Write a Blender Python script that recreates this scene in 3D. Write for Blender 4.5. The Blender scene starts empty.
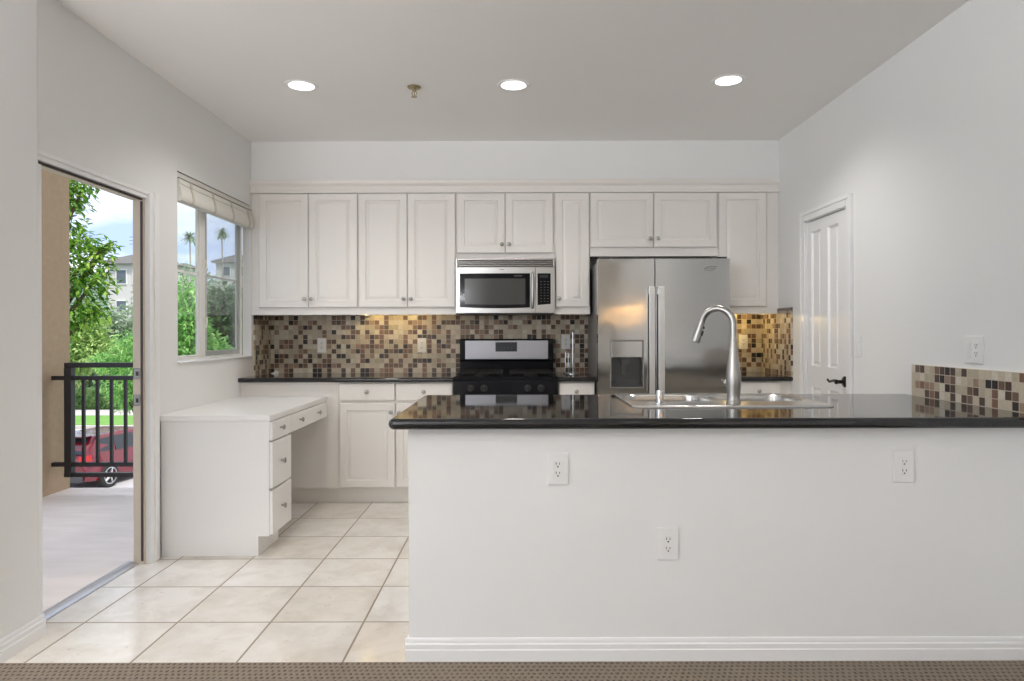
import bpy, bmesh, math, random
from mathutils import Matrix, Vector

# ------------------------------------------------------------------ camera
SC = bpy.context.scene
COL = SC.collection
EYE = 1.21            # lens height above the tiled floor (m)
cam_data = bpy.data.cameras.new('camera')
cam_data.sensor_width = 36.0
cam_data.lens = 680.0 / 1024.0 * 36.0
cam_data.shift_x = -4.0 / 1024.0
cam_data.shift_y = -7.5 / 1024.0
cam_data.clip_start = 0.05
cam_data.clip_end = 1000
cam = bpy.data.objects.new('camera', cam_data)
cam.location = (0, 0, EYE)
cam.rotation_euler = (math.radians(90), 0, 0)
cam.rotation_euler = (Matrix.Rotation(math.radians(90), 4, 'X') @ Matrix.Rotation(math.radians(-0.15), 4, 'Z')).to_euler()
COL.objects.link(cam)
SC.camera = cam

# ------------------------------------------------------------------ exposure, world, sun, large lights
SC.view_settings.view_transform = 'Standard'
SC.view_settings.look = 'None'
SC.view_settings.gamma = 1.0
SC.view_settings.use_curve_mapping = False
SC.view_settings.exposure = 0.15
try:
    SC.cycles.max_bounces = 10
    SC.cycles.diffuse_bounces = 6
    SC.cycles.glossy_bounces = 5
    SC.cycles.transparent_max_bounces = 12
    SC.cycles.caustics_reflective = False
    SC.cycles.caustics_refractive = False
    SC.cycles.use_denoising = True
    SC.cycles.sample_clamp_indirect = 6.0
except Exception:
    pass

WORLD_STRENGTH = 1.5
W = bpy.data.worlds.new('sky')
SC.world = W
W.use_nodes = True
wn, wl = W.node_tree.nodes, W.node_tree.links
wn.clear()
w_out = wn.new('ShaderNodeOutputWorld')
w_bg = wn.new('ShaderNodeBackground')
w_bg.inputs['Strength'].default_value = WORLD_STRENGTH
w_tc = wn.new('ShaderNodeTexCoord')
w_sep = wn.new('ShaderNodeSeparateXYZ')
wl.new(w_tc.outputs['Generated'], w_sep.inputs[0])
w_grad = wn.new('ShaderNodeValToRGB')
w_grad.color_ramp.elements[0].position = 0.0
w_grad.color_ramp.elements[0].color = (0.46, 0.58, 0.86, 1)
w_grad.color_ramp.elements[1].position = 0.55
w_grad.color_ramp.elements[1].color = (0.24, 0.40, 0.80, 1)
wl.new(w_sep.outputs['Z'], w_grad.inputs[0])
w_map = wn.new('ShaderNodeMapping')
w_map.inputs['Scale'].default_value = (1.0, 1.0, 2.2)
w_map.inputs['Location'].default_value = (0.35, 0.1, 0.0)
wl.new(w_tc.outputs['Generated'], w_map.inputs[0])
w_noise = wn.new('ShaderNodeTexNoise')
w_noise.inputs['Scale'].default_value = 3.2
w_noise.inputs['Detail'].default_value = 7.0
w_noise.inputs['Roughness'].default_value = 0.55
wl.new(w_map.outputs[0], w_noise.inputs['Vector'])
w_cl = wn.new('ShaderNodeValToRGB')
w_cl.color_ramp.elements[0].position = 0.38
w_cl.color_ramp.elements[1].position = 0.58
wl.new(w_noise.outputs['Fac'], w_cl.inputs[0])
w_mix = wn.new('ShaderNodeMix')
w_mix.data_type = 'RGBA'
wl.new(w_cl.outputs[0], w_mix.inputs['Factor'])
wl.new(w_grad.outputs[0], w_mix.inputs['A'])
w_mix.inputs['B'].default_value = (1.0, 1.0, 1.02, 1)
wl.new(w_mix.outputs['Result'], w_bg.inputs['Color'])
wl.new(w_bg.outputs[0], w_out.inputs[0])

def sun_light(energy, toward, color=(1, 0.95, 0.86), angle=3.0):
    d = bpy.data.lights.new('sun', 'SUN'); d.energy = energy; d.color = color; d.angle = math.radians(angle)
    o = bpy.data.objects.new('sun', d)
    o.rotation_euler = Vector(toward).to_track_quat('Z', 'Y').to_euler()
    COL.objects.link(o)
    return o

def area_light(name, loc, toward, sx, sy, power, color=(1, 1, 1)):
    d = bpy.data.lights.new(name, 'AREA'); d.shape = 'RECTANGLE'; d.size = sx; d.size_y = sy
    d.energy = power; d.color = color
    o = bpy.data.objects.new(name, d)
    o.location = loc
    o.rotation_euler = (Vector(toward) * -1).to_track_quat('Z', 'Y').to_euler()
    COL.objects.link(o)
    return o

sun_light(3.4, (0.45, -0.40, 0.82))
# added fill lights, set in unseen living room openings behind and left of camera
area_light('rear_window_fill', (-2.35, -4.12, 1.35), (0, 1, 0.15), 1.7, 2.1, 24, (0.95, 0.98, 1.0))
area_light('side_window_fill', (-3.34, -0.9, 1.4), (1, 0.2, 0.25), 3.6, 2.0, 26, (0.95, 0.98, 1.0))
# added fill spots without fixtures, up at the unseen living room ceiling
def spot(name, loc, power, color, angle=150, soft=0.08):
    d = bpy.data.lights.new(name, 'SPOT'); d.energy = power; d.color = color
    d.spot_size = math.radians(angle); d.spot_blend = 0.9; d.shadow_soft_size = soft
    o = bpy.data.objects.new(name, d); o.location = loc; COL.objects.link(o)
for lx, ly, lp in ((-2.0, -2.0, 16), (0.7, -2.0, 16), (-1.9, 0.2, 7), (0.9, 0.2, 7)):
    spot('living_fill_spot', (lx, ly, 2.61), lp, (1.0, 0.99, 0.98))
# unseen warm strip added to give the refrigerator front its orange reflection
area_light('fridge_glow_strip', (1.925, -2.5, 1.575), (-1, 0, 0), 3.2, 0.12, 6.5, (1.0, 0.52, 0.14))
# unseen area lights added to bounce soft fill off the living room ceiling
for lx, ly in ((-1.75, -0.4), (-2.5, -1.7)):
    area_light('ceiling_bounce_fill', (lx, ly, 1.75), (0, 0.12, 1), 0.5, 0.5, 138, (0.99, 0.99, 1.0))

# ------------------------------------------------------------------ mesh builder
FRAME_RIGHT = Matrix(((0, 1, 0, 0), (1, 0, 0, 0), (0, 0, 1, 0), (0, 0, 0, 1)))    # local x -> +Y, front (-y) -> -X
FRAME_LEFT = Matrix(((0, -1, 0, 0), (1, 0, 0, 0), (0, 0, 1, 0), (0, 0, 0, 1)))    # local x -> +Y, front (-y) -> +X

def world_origin(o):
    v = Vector((0, 0, 0))
    while o is not None:
        v += o.location
        o = o.parent
    return v

class MB:
    def __init__(self, M=None):
        self.bm = bmesh.new()
        self.M = M or Matrix.Identity(4)

    def v(self, p):
        return self.bm.verts.new(self.M @ Vector(p))

    def f(self, vs):
        try:
            return self.bm.faces.new(vs)
        except ValueError:
            return None

    def box(self, x0, x1, y0, y1, z0, z1, bev=0.0, seg=2):
        vs = [self.v((x, y, z)) for z in (z0, z1) for y in (y0, y1) for x in (x0, x1)]
        fs = [self.f([vs[i] for i in q]) for q in ((0, 2, 3, 1), (4, 5, 7, 6), (0, 1, 5, 4), (2, 6, 7, 3), (0, 4, 6, 2), (1, 3, 7, 5))]
        if bev > 0:
            es = set(e for f in fs for e in f.edges)
            bmesh.ops.bevel(self.bm, geom=list(es), offset=bev, segments=seg, affect='EDGES', profile=0.5)
        return self

    def loft(self, rings, cap=True, close=True):
        vr = [[self.v(p) for p in r] for r in rings]
        n = len(vr[0])
        for a, b in zip(vr[:-1], vr[1:]):
            for i in range(n if close else n - 1):
                j = (i + 1) % n
                self.f([a[i], a[j], b[j], b[i]])
        if cap:
            self.f(list(reversed(vr[0])))
            self.f(vr[-1])
        return self

    def tube(self, pts, r, seg=10, closed=False, cap=True, flat=1.0):
        pts = [Vector(p) for p in pts]
        n = len(pts)
        rs = r if isinstance(r, (list, tuple)) else [r] * n
        tang = []
        for i in range(n):
            a = pts[(i - 1) % n] if (closed or i > 0) else pts[i]
            b = pts[(i + 1) % n] if (closed or i < n - 1) else pts[i]
            t = (b - a)
            tang.append(t.normalized() if t.length > 1e-9 else Vector((0, 0, 1)))
        up = Vector((0, 0, 1)) if abs(tang[0].z) < 0.9 else Vector((1, 0, 0))
        nrm = (up - tang[0] * up.dot(tang[0])).normalized()
        rings = []
        for i in range(n):
            t = tang[i]
            nrm = (nrm - t * nrm.dot(t))
            nrm = nrm.normalized() if nrm.length > 1e-6 else t.orthogonal().normalized()
            b = t.cross(nrm)
            rings.append([pts[i] + (nrm * math.cos(2 * math.pi * k / seg) + b * flat * math.sin(2 * math.pi * k / seg)) * rs[i] for k in range(seg)])
        if closed:
            rings.append(rings[0])
            self.loft(rings, cap=False)
            bmesh.ops.remove_doubles(self.bm, verts=self.bm.verts, dist=1e-6)
        else:
            self.loft(rings, cap=cap)
        return self

    def cyl(self, p0, p1, r0, r1=None, seg=20):
        return self.tube([p0, p1], [r0, r0 if r1 is None else r1], seg)

    def lathe(self, prof, c=(0, 0, 0), axis=(0, 0, 1), seg=24, cap=True):
        q = Vector(axis).normalized().to_track_quat('Z', 'Y')
        rings = []
        for (r, h) in prof:
            rings.append([Vector(c) + q @ Vector((r * math.cos(2 * math.pi * k / seg), r * math.sin(2 * math.pi * k / seg), h)) for k in range(seg)])
        return self.loft(rings, cap=cap)

    def prism(self, poly, axis, a, b):
        """poly: (u, v) list; axis 'x' -> (y, z), 'y' -> (x, z), 'z' -> (x, y)"""
        def P(u, v, t):
            return {'x': (t, u, v), 'y': (u, t, v), 'z': (u, v, t)}[axis]
        return self.loft([[P(u, v, a) for u, v in poly], [P(u, v, b) for u, v in poly]])

    def panel(self, x0, x1, z0, z1, yb, t, margin=0.055, groove=0.009, arch=False):
        """routed raised-panel front facing -y"""
        e = 0.004
        yf = yb - t
        def rect(i, y):
            return [(x0 + i, y, z0 + i), (x1 - i, y, z0 + i), (x1 - i, y, z1 - i), (x0 + i, y, z1 - i)]
        m = margin
        rings = [rect(0, yb), rect(0, yf + e), rect(e, yf)]
        rings += [rect(m, yf), rect(m + 0.004, yf + groove), rect(m + 0.010, yf + groove), rect(m + 0.026, yf + 0.002), rect(m + 0.029, yf + 0.0005)]
        return self.loft(rings)

    def build(self, name, material, parent=None, origin=None, smooth=35, recalc=True):
        bm = self.bm
        if recalc:
            bmesh.ops.recalc_face_normals(bm, faces=bm.faces)
        off = world_origin(parent) if parent is not None else Vector(origin or (0, 0, 0))
        if off.length > 0:
            bmesh.ops.translate(bm, verts=bm.verts, vec=-off)
        me = bpy.data.meshes.new(name)
        bm.to_mesh(me)
        bm.free()
        me.materials.append(material)
        if smooth:
            for p in me.polygons:
                p.use_smooth = True
            me.set_sharp_from_angle(angle=math.radians(smooth))
        o = bpy.data.objects.new(name, me)
        if smooth:
            wm = o.modifiers.new('weighted_normal', 'WEIGHTED_NORMAL')
            wm.keep_sharp = True
            wm.weight = 80
        COL.objects.link(o)
        if parent is not None:
            o.parent = parent
        else:
            o.location = off
        return o

def tag(o, label=None, cat=None, group=None, kind=None):
    if label: o['label'] = label
    if cat: o['category'] = cat
    if group: o['group'] = group
    if kind: o['kind'] = kind
    return o

def thing(name, label, cat, loc=(0, 0, 0), group=None):
    o = bpy.data.objects.new(name, None)
    o.empty_display_size = 0.05
    COL.objects.link(o)
    o.location = loc
    return tag(o, label, cat, group)

def struct(o, label=None, cat=None):
    return tag(o, label, cat, None, 'structure')

def copy_tree(o, loc=None, label=None, parent=None):
    c = o.copy()
    COL.objects.link(c)
    if parent is not None:
        c.parent = parent
    if loc is not None:
        c.location = loc
    if label:
        c['label'] = label
    for ch in list(o.children):
        copy_tree(ch, None, None, c)
    return c

# ------------------------------------------------------------------ materials
def new_mat(name):
    m = bpy.data.materials.new(name)
    m.use_nodes = True
    nt = m.node_tree
    b = nt.nodes['Principled BSDF']
    return m, nt.nodes, nt.links, b

def math_node(n, l, op, a, b=None, c=None):
    k = n.new('ShaderNodeMath')
    k.operation = op
    for i, x in enumerate((a, b, c)):
        if x is None:
            continue
        if isinstance(x, (int, float)):
            k.inputs[i].default_value = x
        else:
            l.new(x, k.inputs[i])
    return k.outputs[0]

def mix_rgb(n, l, fac, a, b):
    k = n.new('ShaderNodeMix')
    k.data_type = 'RGBA'
    for key, x in (('Factor', fac), ('A', a), ('B', b)):
        if isinstance(x, (int, float)):
            k.inputs[key].default_value = x
        elif isinstance(x, (tuple, list)):
            k.inputs[key].default_value = (*x[:3], 1)
        else:
            l.new(x, k.inputs[key])
    return k.outputs['Result']

def simple(name, color, rough=0.5, metal=0.0, vary=0.05, scale=8.0, bump=0.0, bump_scale=200.0, spec=0.5, stretch=None, coat=0.0):
    m, n, l, b = new_mat(name)
    tc = n.new('ShaderNodeTexCoord')
    vec = tc.outputs['Object']
    if stretch:
        mp = n.new('ShaderNodeMapping')
        mp.inputs['Scale'].default_value = stretch
        l.new(vec, mp.inputs[0])
        vec = mp.outputs[0]
    no = n.new('ShaderNodeTexNoise')
    no.inputs['Scale'].default_value = scale
    no.inputs['Detail'].default_value = 3
    l.new(vec, no.inputs['Vector'])
    lo = tuple(max(0, c * (1 - vary)) for c in color)
    hi = tuple(min(1, c * (1 + vary)) for c in color)
    l.new(mix_rgb(n, l, no.outputs['Fac'], lo, hi), b.inputs['Base Color'])
    b.inputs['Roughness'].default_value = rough
    b.inputs['Metallic'].default_value = metal
    b.inputs['Specular IOR Level'].default_value = spec
    b.inputs['Coat Weight'].default_value = coat
    if bump > 0:
        n2 = n.new('ShaderNodeTexNoise')
        n2.inputs['Scale'].default_value = bump_scale
        n2.inputs['Detail'].default_value = 2
        l.new(vec, n2.inputs['Vector'])
        bp = n.new('ShaderNodeBump')
        bp.inputs['Strength'].default_value = bump
        bp.inputs['Distance'].default_value = 0.002
        l.new(n2.outputs['Fac'], bp.inputs['Height'])
        l.new(bp.outputs[0], b.inputs['Normal'])
    return m

M = {}
M['wall'] = simple('wall_paint', (0.785, 0.787, 0.782), 0.75, vary=0.015, scale=1.5, bump=0.12, bump_scale=130)
M['ceiling'] = simple('ceiling_paint', (0.87, 0.86, 0.845), 0.85, vary=0.015, scale=1.2, bump=0.1, bump_scale=130)
M['trim'] = simple('white_gloss_trim', (0.82, 0.82, 0.82), 0.35, vary=0.02)
M['cabinet'] = simple('warm_white_cabinet', (0.79, 0.76, 0.725), 0.38, vary=0.02, scale=3)
M['desk'] = simple('white_laminate', (0.81, 0.80, 0.785), 0.32, vary=0.015, scale=3)
M['steel'] = simple('brushed_steel', (0.46, 0.45, 0.43), 0.27, 1.0, vary=0.05, scale=6, bump=0.02, bump_scale=60, stretch=(0.15, 1, 30))
M['steel_light'] = simple('bright_brushed_steel', (0.48, 0.475, 0.465), 0.36, 1.0, vary=0.05, scale=6, stretch=(0.2, 1, 25))
M['handle_steel'] = simple('pale_satin_handle', (0.72, 0.72, 0.71), 0.42, 1.0, vary=0.03)
M['chrome'] = simple('satin_nickel', (0.43, 0.42, 0.40), 0.30, 1.0, vary=0.04)
M['bright_chrome'] = simple('polished_chrome', (0.72, 0.73, 0.75), 0.12, 1.0, vary=0.03)
M['sink_steel'] = simple('sink_steel', (0.52, 0.515, 0.50), 0.25, 1.0, vary=0.06, scale=20)
M['black_gloss'] = simple('black_enamel', (0.008, 0.008, 0.010), 0.15, vary=0.2, spec=0.12)
M['black_glass'] = simple('black_glass', (0.008, 0.008, 0.009), 0.08, vary=0.1, spec=0.12)
M['black_iron'] = simple('black_cast_iron', (0.009, 0.009, 0.009), 0.6, vary=0.3, scale=60, spec=0.2)
M['dark_plastic'] = simple('dark_grey_plastic', (0.05, 0.05, 0.052), 0.4, vary=0.15)
M['grey_plastic'] = simple('grey_plastic', (0.22, 0.21, 0.20), 0.4, vary=0.08)
M['screen_dark'] = simple('dark_display', (0.03, 0.036, 0.04), 0.15, vary=0.1)
M['oven_window'] = simple('grey_tinted_window', (0.055, 0.054, 0.052), 0.15, vary=0.06, spec=0.3)
M['bronze'] = simple('oil_rubbed_bronze', (0.018, 0.015, 0.013), 0.35, 0.7, vary=0.3)
M['plate'] = simple('white_plastic_plate', (0.80, 0.80, 0.79), 0.3, vary=0.02)
M['slot'] = simple('socket_slot', (0.05, 0.045, 0.04), 0.6, vary=0.1)
M['beige_jamb'] = simple('beige_painted_wood', (0.66, 0.58, 0.48), 0.5, vary=0.06, scale=10)
M['weatherstrip'] = simple('dark_weatherstrip', (0.07, 0.05, 0.05), 0.7, vary=0.2)
M['brass'] = simple('aged_brass', (0.42, 0.35, 0.22), 0.35, 1.0, vary=0.15)
M['window_vinyl'] = simple('white_vinyl', (0.80, 0.80, 0.77), 0.35, vary=0.03)
M['fabric'] = simple('ivory_shade_fabric', (0.74, 0.72, 0.67), 0.9, vary=0.06, scale=40, bump=0.25, bump_scale=400, stretch=(1, 1, 3))
M['tape'] = simple('beige_tape', (0.60, 0.56, 0.48), 0.9, vary=0.08, scale=60)
M['headrail'] = simple('ivory_headrail', (0.74, 0.72, 0.67), 0.5, vary=0.03)
M['stucco'] = simple('tan_stucco', (0.46, 0.325, 0.21), 0.9, vary=0.12, scale=25, bump=0.9, bump_scale=90)
M['stucco_white'] = simple('pale_stucco', (0.62, 0.60, 0.58), 0.9, vary=0.05, scale=4)
M['concrete'] = simple('balcony_concrete', (0.84, 0.745, 0.65), 0.75, vary=0.13, scale=5.0, bump=0.3, bump_scale=60, stretch=(0.6, 2.4, 1))
M['rail'] = simple('dark_bronze_rail', (0.035, 0.032, 0.032), 0.45, 0.3, vary=0.15)
M['aluminium'] = simple('aluminium_sill', (0.60, 0.60, 0.60), 0.4, 0.8, vary=0.06, scale=20)
M['asphalt'] = simple('pale_street', (0.52, 0.51, 0.52), 0.9, vary=0.12, scale=0.6)
M['sidewalk'] = simple('sidewalk_concrete', (0.50, 0.46, 0.42), 0.9, vary=0.1, scale=0.8)
M['grass'] = simple('lawn', (0.16, 0.34, 0.06), 0.9, vary=0.35, scale=2.5, bump=0.5, bump_scale=40)
M['soil'] = simple('ground_cover', (0.10, 0.17, 0.05), 0.95, vary=0.35, scale=0.6)
M['bark'] = simple('bark', (0.13, 0.09, 0.06), 0.9, vary=0.3, scale=10, bump=0.6, bump_scale=40)
M['pale_bark'] = simple('pale_bark', (0.42, 0.38, 0.33), 0.9, vary=0.2, scale=6)
M['hill'] = simple('wooded_hillside', (0.15, 0.22, 0.16), 0.95, vary=0.45, scale=0.09, bump=0.5, bump_scale=0.6)
M['car_red'] = simple('dark_red_car_paint', (0.15, 0.006, 0.014), 0.25, 0.1, vary=0.05, coat=0.8)
M['car_glass'] = simple('car_glass', (0.02, 0.025, 0.035), 0.05, vary=0.1)
M['tyre'] = simple('tyre_rubber', (0.02, 0.02, 0.02), 0.8, vary=0.2)
M['alloy'] = simple('alloy_rim', (0.6, 0.6, 0.6), 0.3, 0.9, vary=0.05)
M['roof_tile'] = simple('grey_roof', (0.30, 0.28, 0.28), 0.9, vary=0.15, scale=3)
M['house_glass'] = simple('house_window_glass', (0.12, 0.14, 0.17), 0.15, vary=0.1)
M['paper'] = simple('white_paper', (0.80, 0.78, 0.75), 0.8, vary=0.03)
M['carpet_backing'] = simple('drywall_edge', (0.7, 0.7, 0.7), 0.8, vary=0.02)

def leaf_mat(name, ca, cb, cc, rough=0.45):
    m, n, l, b = new_mat(name)
    g = n.new('ShaderNodeNewGeometry')
    r = n.new('ShaderNodeValToRGB')
    r.color_ramp.elements[0].color = (*ca, 1)
    r.color_ramp.elements[1].color = (*cc, 1)
    e = r.color_ramp.elements.new(0.55)
    e.color = (*cb, 1)
    l.new(g.outputs['Random Per Island'], r.inputs[0])
    l.new(r.outputs[0], b.inputs['Base Color'])
    b.inputs['Roughness'].default_value = rough
    tr = n.new('ShaderNodeBsdfTranslucent')
    l.new(r.outputs[0], tr.inputs['Color'])
    mx = n.new('ShaderNodeMixShader')
    mx.inputs[0].default_value = 0.4
    l.new(b.outputs[0], mx.inputs[1])
    l.new(tr.outputs[0], mx.inputs[2])
    l.new(mx.outputs[0], n['Material Output'].inputs['Surface'])
    return m

M['leaf_glossy'] = leaf_mat('glossy_green_leaves', (0.04, 0.13, 0.012), (0.15, 0.34, 0.03), (0.46, 0.64, 0.10))
M['leaf_yellow'] = leaf_mat('yellow_green_leaves', (0.20, 0.36, 0.09), (0.38, 0.56, 0.18), (0.72, 0.80, 0.36))
M['leaf_fern'] = leaf_mat('feathery_green_leaves', (0.15, 0.38, 0.10), (0.32, 0.62, 0.18), (0.60, 0.85, 0.32))
M['leaf_grey'] = leaf_mat('grey_green_leaves', (0.20, 0.30, 0.18), (0.36, 0.46, 0.30), (0.55, 0.62, 0.46))
M['leaf_dark'] = leaf_mat('dark_green_leaves', (0.03, 0.09, 0.03), (0.07, 0.18, 0.06), (0.16, 0.30, 0.10))

# mosaic: 38 mm glass and stone squares, hashed per cell
def mosaic_mat(name='mosaic_tile', pitch=0.0378, z0=0.898, edge=False):
    m, n, l, b = new_mat(name)
    tc = n.new('ShaderNodeTexCoord')
    sp = n.new('ShaderNodeSeparateXYZ')
    l.new(tc.outputs['Object'], sp.inputs[0])
    u = math_node(n, l, 'DIVIDE', math_node(n, l, 'ADD', sp.outputs[0], sp.outputs[1]), pitch)
    v = math_node(n, l, 'DIVIDE', sp.outputs[2], pitch)
    fu, fv = math_node(n, l, 'FLOOR', u), math_node(n, l, 'FLOOR', v)
    cb = n.new('ShaderNodeCombineXYZ')
    l.new(fu, cb.inputs[0]); l.new(fv, cb.inputs[1])
    wnz = n.new('ShaderNodeTexWhiteNoise')
    wnz.noise_dimensions = '2D'
    l.new(cb.outputs[0], wnz.inputs['Vector'])
    ramp = n.new('ShaderNodeValToRGB')
    ramp.color_ramp.interpolation = 'CONSTANT'
    cols = [(0.0, (0.60, 0.53, 0.41)), (0.20, (0.50, 0.44, 0.33)), (0.38, (0.70, 0.65, 0.54)), (0.53, (0.17, 0.105, 0.075)),
            (0.65, (0.22, 0.125, 0.085)), (0.75, (0.085, 0.055, 0.042)), (0.85, (0.022, 0.02, 0.02)), (0.93, (0.34, 0.235, 0.17))]
    ramp.color_ramp.elements[0].color = (*cols[0][1], 1)
    ramp.color_ramp.elements[1].position = cols[1][0]
    ramp.color_ramp.elements[1].color = (*cols[1][1], 1)
    for p, c in cols[2:]:
        e = ramp.color_ramp.elements.new(p)
        e.color = (*c, 1)
    l.new(wnz.outputs['Value'], ramp.inputs[0])
    no = n.new('ShaderNodeTexNoise')
    no.inputs['Scale'].default_value = 60
    no.inputs['Detail'].default_value = 3
    l.new(tc.outputs['Object'], no.inputs['Vector'])
    shade = n.new('ShaderNodeMix')
    shade.data_type = 'RGBA'
    shade.blend_type = 'MULTIPLY'
    shade.inputs['Factor'].default_value = 0.35
    l.new(ramp.outputs[0], shade.inputs['A'])
    l.new(no.outputs['Fac'], shade.inputs['B'])
    du = math_node(n, l, 'ABSOLUTE', math_node(n, l, 'SUBTRACT', math_node(n, l, 'FRACT', u), 0.5))
    dv = math_node(n, l, 'ABSOLUTE', math_node(n, l, 'SUBTRACT', math_node(n, l, 'FRACT', v), 0.5))
    d = math_node(n, l, 'MAXIMUM', du, dv)
    g = math_node(n, l, 'GREATER_THAN', d, 0.455)
    l.new(mix_rgb(n, l, g, shade.outputs['Result'], (0.50, 0.44, 0.36)), b.inputs['Base Color'])
    b.inputs['Specular IOR Level'].default_value = 0.3
    l.new(math_node(n, l, 'ADD', math_node(n, l, 'MULTIPLY', g, 0.5), 0.3), b.inputs['Roughness'])
    bp = n.new('ShaderNodeBump')
    bp.inputs['Strength'].default_value = 0.6
    bp.inputs['Distance'].default_value = 0.002
    l.new(math_node(n, l, 'SUBTRACT', 1.0, g), bp.inputs['Height'])
    l.new(bp.outputs[0], b.inputs['Normal'])
    return m
M['mosaic'] = mosaic_mat()

def granite_mat():
    m, n, l, b = new_mat('black_granite')
    tc = n.new('ShaderNodeTexCoord')
    no = n.new('ShaderNodeTexNoise')
    no.inputs['Scale'].default_value = 420
    no.inputs['Detail'].default_value = 2
    l.new(tc.outputs['Object'], no.inputs['Vector'])
    r = n.new('ShaderNodeValToRGB')
    r.color_ramp.elements[0].position = 0.5
    r.color_ramp.elements[0].color = (0.006, 0.006, 0.007, 1)
    r.color_ramp.elements[1].position = 0.75
    r.color_ramp.elements[1].color = (0.035, 0.035, 0.036, 1)
    l.new(no.outputs['Fac'], r.inputs[0])
    l.new(r.outputs[0], b.inputs['Base Color'])
    b.inputs['Roughness'].default_value = 0.05
    b.inputs['IOR'].default_value = 1.5
    return m
M['granite'] = granite_mat()

def floor_tile_mat():
    m, n, l, b = new_mat('cream_stone_tile')
    tc = n.new('ShaderNodeTexCoord')
    sp = n.new('ShaderNodeSeparateXYZ')
    l.new(tc.outputs['Object'], sp.inputs[0])
    u = math_node(n, l, 'DIVIDE', math_node(n, l, 'ADD', sp.outputs[0], 1.4225), 0.3905)
    v = math_node(n, l, 'DIVIDE', math_node(n, l, 'SUBTRACT', sp.outputs[1], 2.852), 0.4)
    cb = n.new('ShaderNodeCombineXYZ')
    l.new(math_node(n, l, 'FLOOR', u), cb.inputs[0]); l.new(math_node(n, l, 'FLOOR', v), cb.inputs[1])
    wz = n.new('ShaderNodeTexWhiteNoise')
    wz.noise_dimensions = '2D'
    l.new(cb.outputs[0], wz.inputs['Vector'])
    base = mix_rgb(n, l, wz.outputs['Value'], (0.83, 0.805, 0.76), (0.75, 0.70, 0.62))
    # vein cloudiness, shifted from tile to tile
    off = n.new('ShaderNodeVectorMath'); off.operation = 'SCALE'
    l.new(wz.outputs['Color'], off.inputs[0]); off.inputs['Scale'].default_value = 9.0
    add = n.new('ShaderNodeVectorMath'); add.operation = 'ADD'
    l.new(tc.outputs['Object'], add.inputs[0]); l.new(off.outputs[0], add.inputs[1])
    no = n.new('ShaderNodeTexNoise')
    no.inputs['Scale'].default_value = 5.5; no.inputs['Detail'].default_value = 6; no.inputs['Roughness'].default_value = 0.6
    no.inputs['Distortion'].default_value = 0.4
    l.new(add.outputs[0], no.inputs['Vector'])
    r = n.new('ShaderNodeValToRGB')
    r.color_ramp.elements[0].position = 0.42; r.color_ramp.elements[0].color = (1, 1, 1, 1)
    r.color_ramp.elements[1].position = 0.78; r.color_ramp.elements[1].color = (0.62, 0.54, 0.45, 1)
    l.new(no.outputs['Fac'], r.inputs[0])
    mu = n.new('ShaderNodeMix'); mu.data_type = 'RGBA'; mu.blend_type = 'MULTIPLY'; mu.inputs['Factor'].default_value = 0.5
    l.new(base, mu.inputs['A']); l.new(r.outputs[0], mu.inputs['B'])
    pit = n.new('ShaderNodeTexNoise'); pit.inputs['Scale'].default_value = 26; pit.inputs['Detail'].default_value = 5; pit.inputs['Roughness'].default_value = 0.7
    l.new(add.outputs[0], pit.inputs['Vector'])
    pr = n.new('ShaderNodeValToRGB')
    pr.color_ramp.elements[0].position = 0.62; pr.color_ramp.elements[0].color = (1, 1, 1, 1)
    pr.color_ramp.elements[1].position = 0.72; pr.color_ramp.elements[1].color = (0.74, 0.67, 0.58, 1)
    l.new(pit.outputs['Fac'], pr.inputs[0])
    mp2 = n.new('ShaderNodeMix'); mp2.data_type = 'RGBA'; mp2.blend_type = 'MULTIPLY'; mp2.inputs['Factor'].default_value = 0.8
    l.new(mu.outputs['Result'], mp2.inputs['A']); l.new(pr.outputs[0], mp2.inputs['B'])
    mu = mp2
    du = math_node(n, l, 'MULTIPLY', math_node(n, l, 'SUBTRACT', 0.5, math_node(n, l, 'ABSOLUTE', math_node(n, l, 'SUBTRACT', math_node(n, l, 'FRACT', u), 0.5))), 0.3905)
    dv = math_node(n, l, 'MULTIPLY', math_node(n, l, 'SUBTRACT', 0.5, math_node(n, l, 'ABSOLUTE', math_node(n, l, 'SUBTRACT', math_node(n, l, 'FRACT', v), 0.5))), 0.4)
    g = math_node(n, l, 'LESS_THAN', math_node(n, l, 'MINIMUM', du, dv), 0.0042)
    l.new(mix_rgb(n, l, g, mu.outputs['Result'], (0.27, 0.215, 0.155)), b.inputs['Base Color'])
    l.new(math_node(n, l, 'ADD', math_node(n, l, 'MULTIPLY', g, 0.55), math_node(n, l, 'MULTIPLY', no.outputs['Fac'], 0.30)), b.inputs['Roughness'])
    bp = n.new('ShaderNodeBump'); bp.inputs['Strength'].default_value = 0.5; bp.inputs['Distance'].default_value = 0.002
    l.new(math_node(n, l, 'SUBTRACT', math_node(n, l, 'MULTIPLY', no.outputs['Fac'], 0.15), g), bp.inputs['Height'])
    l.new(bp.outputs[0], b.inputs['Normal'])
    return m
M['tile'] = floor_tile_mat()

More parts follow.
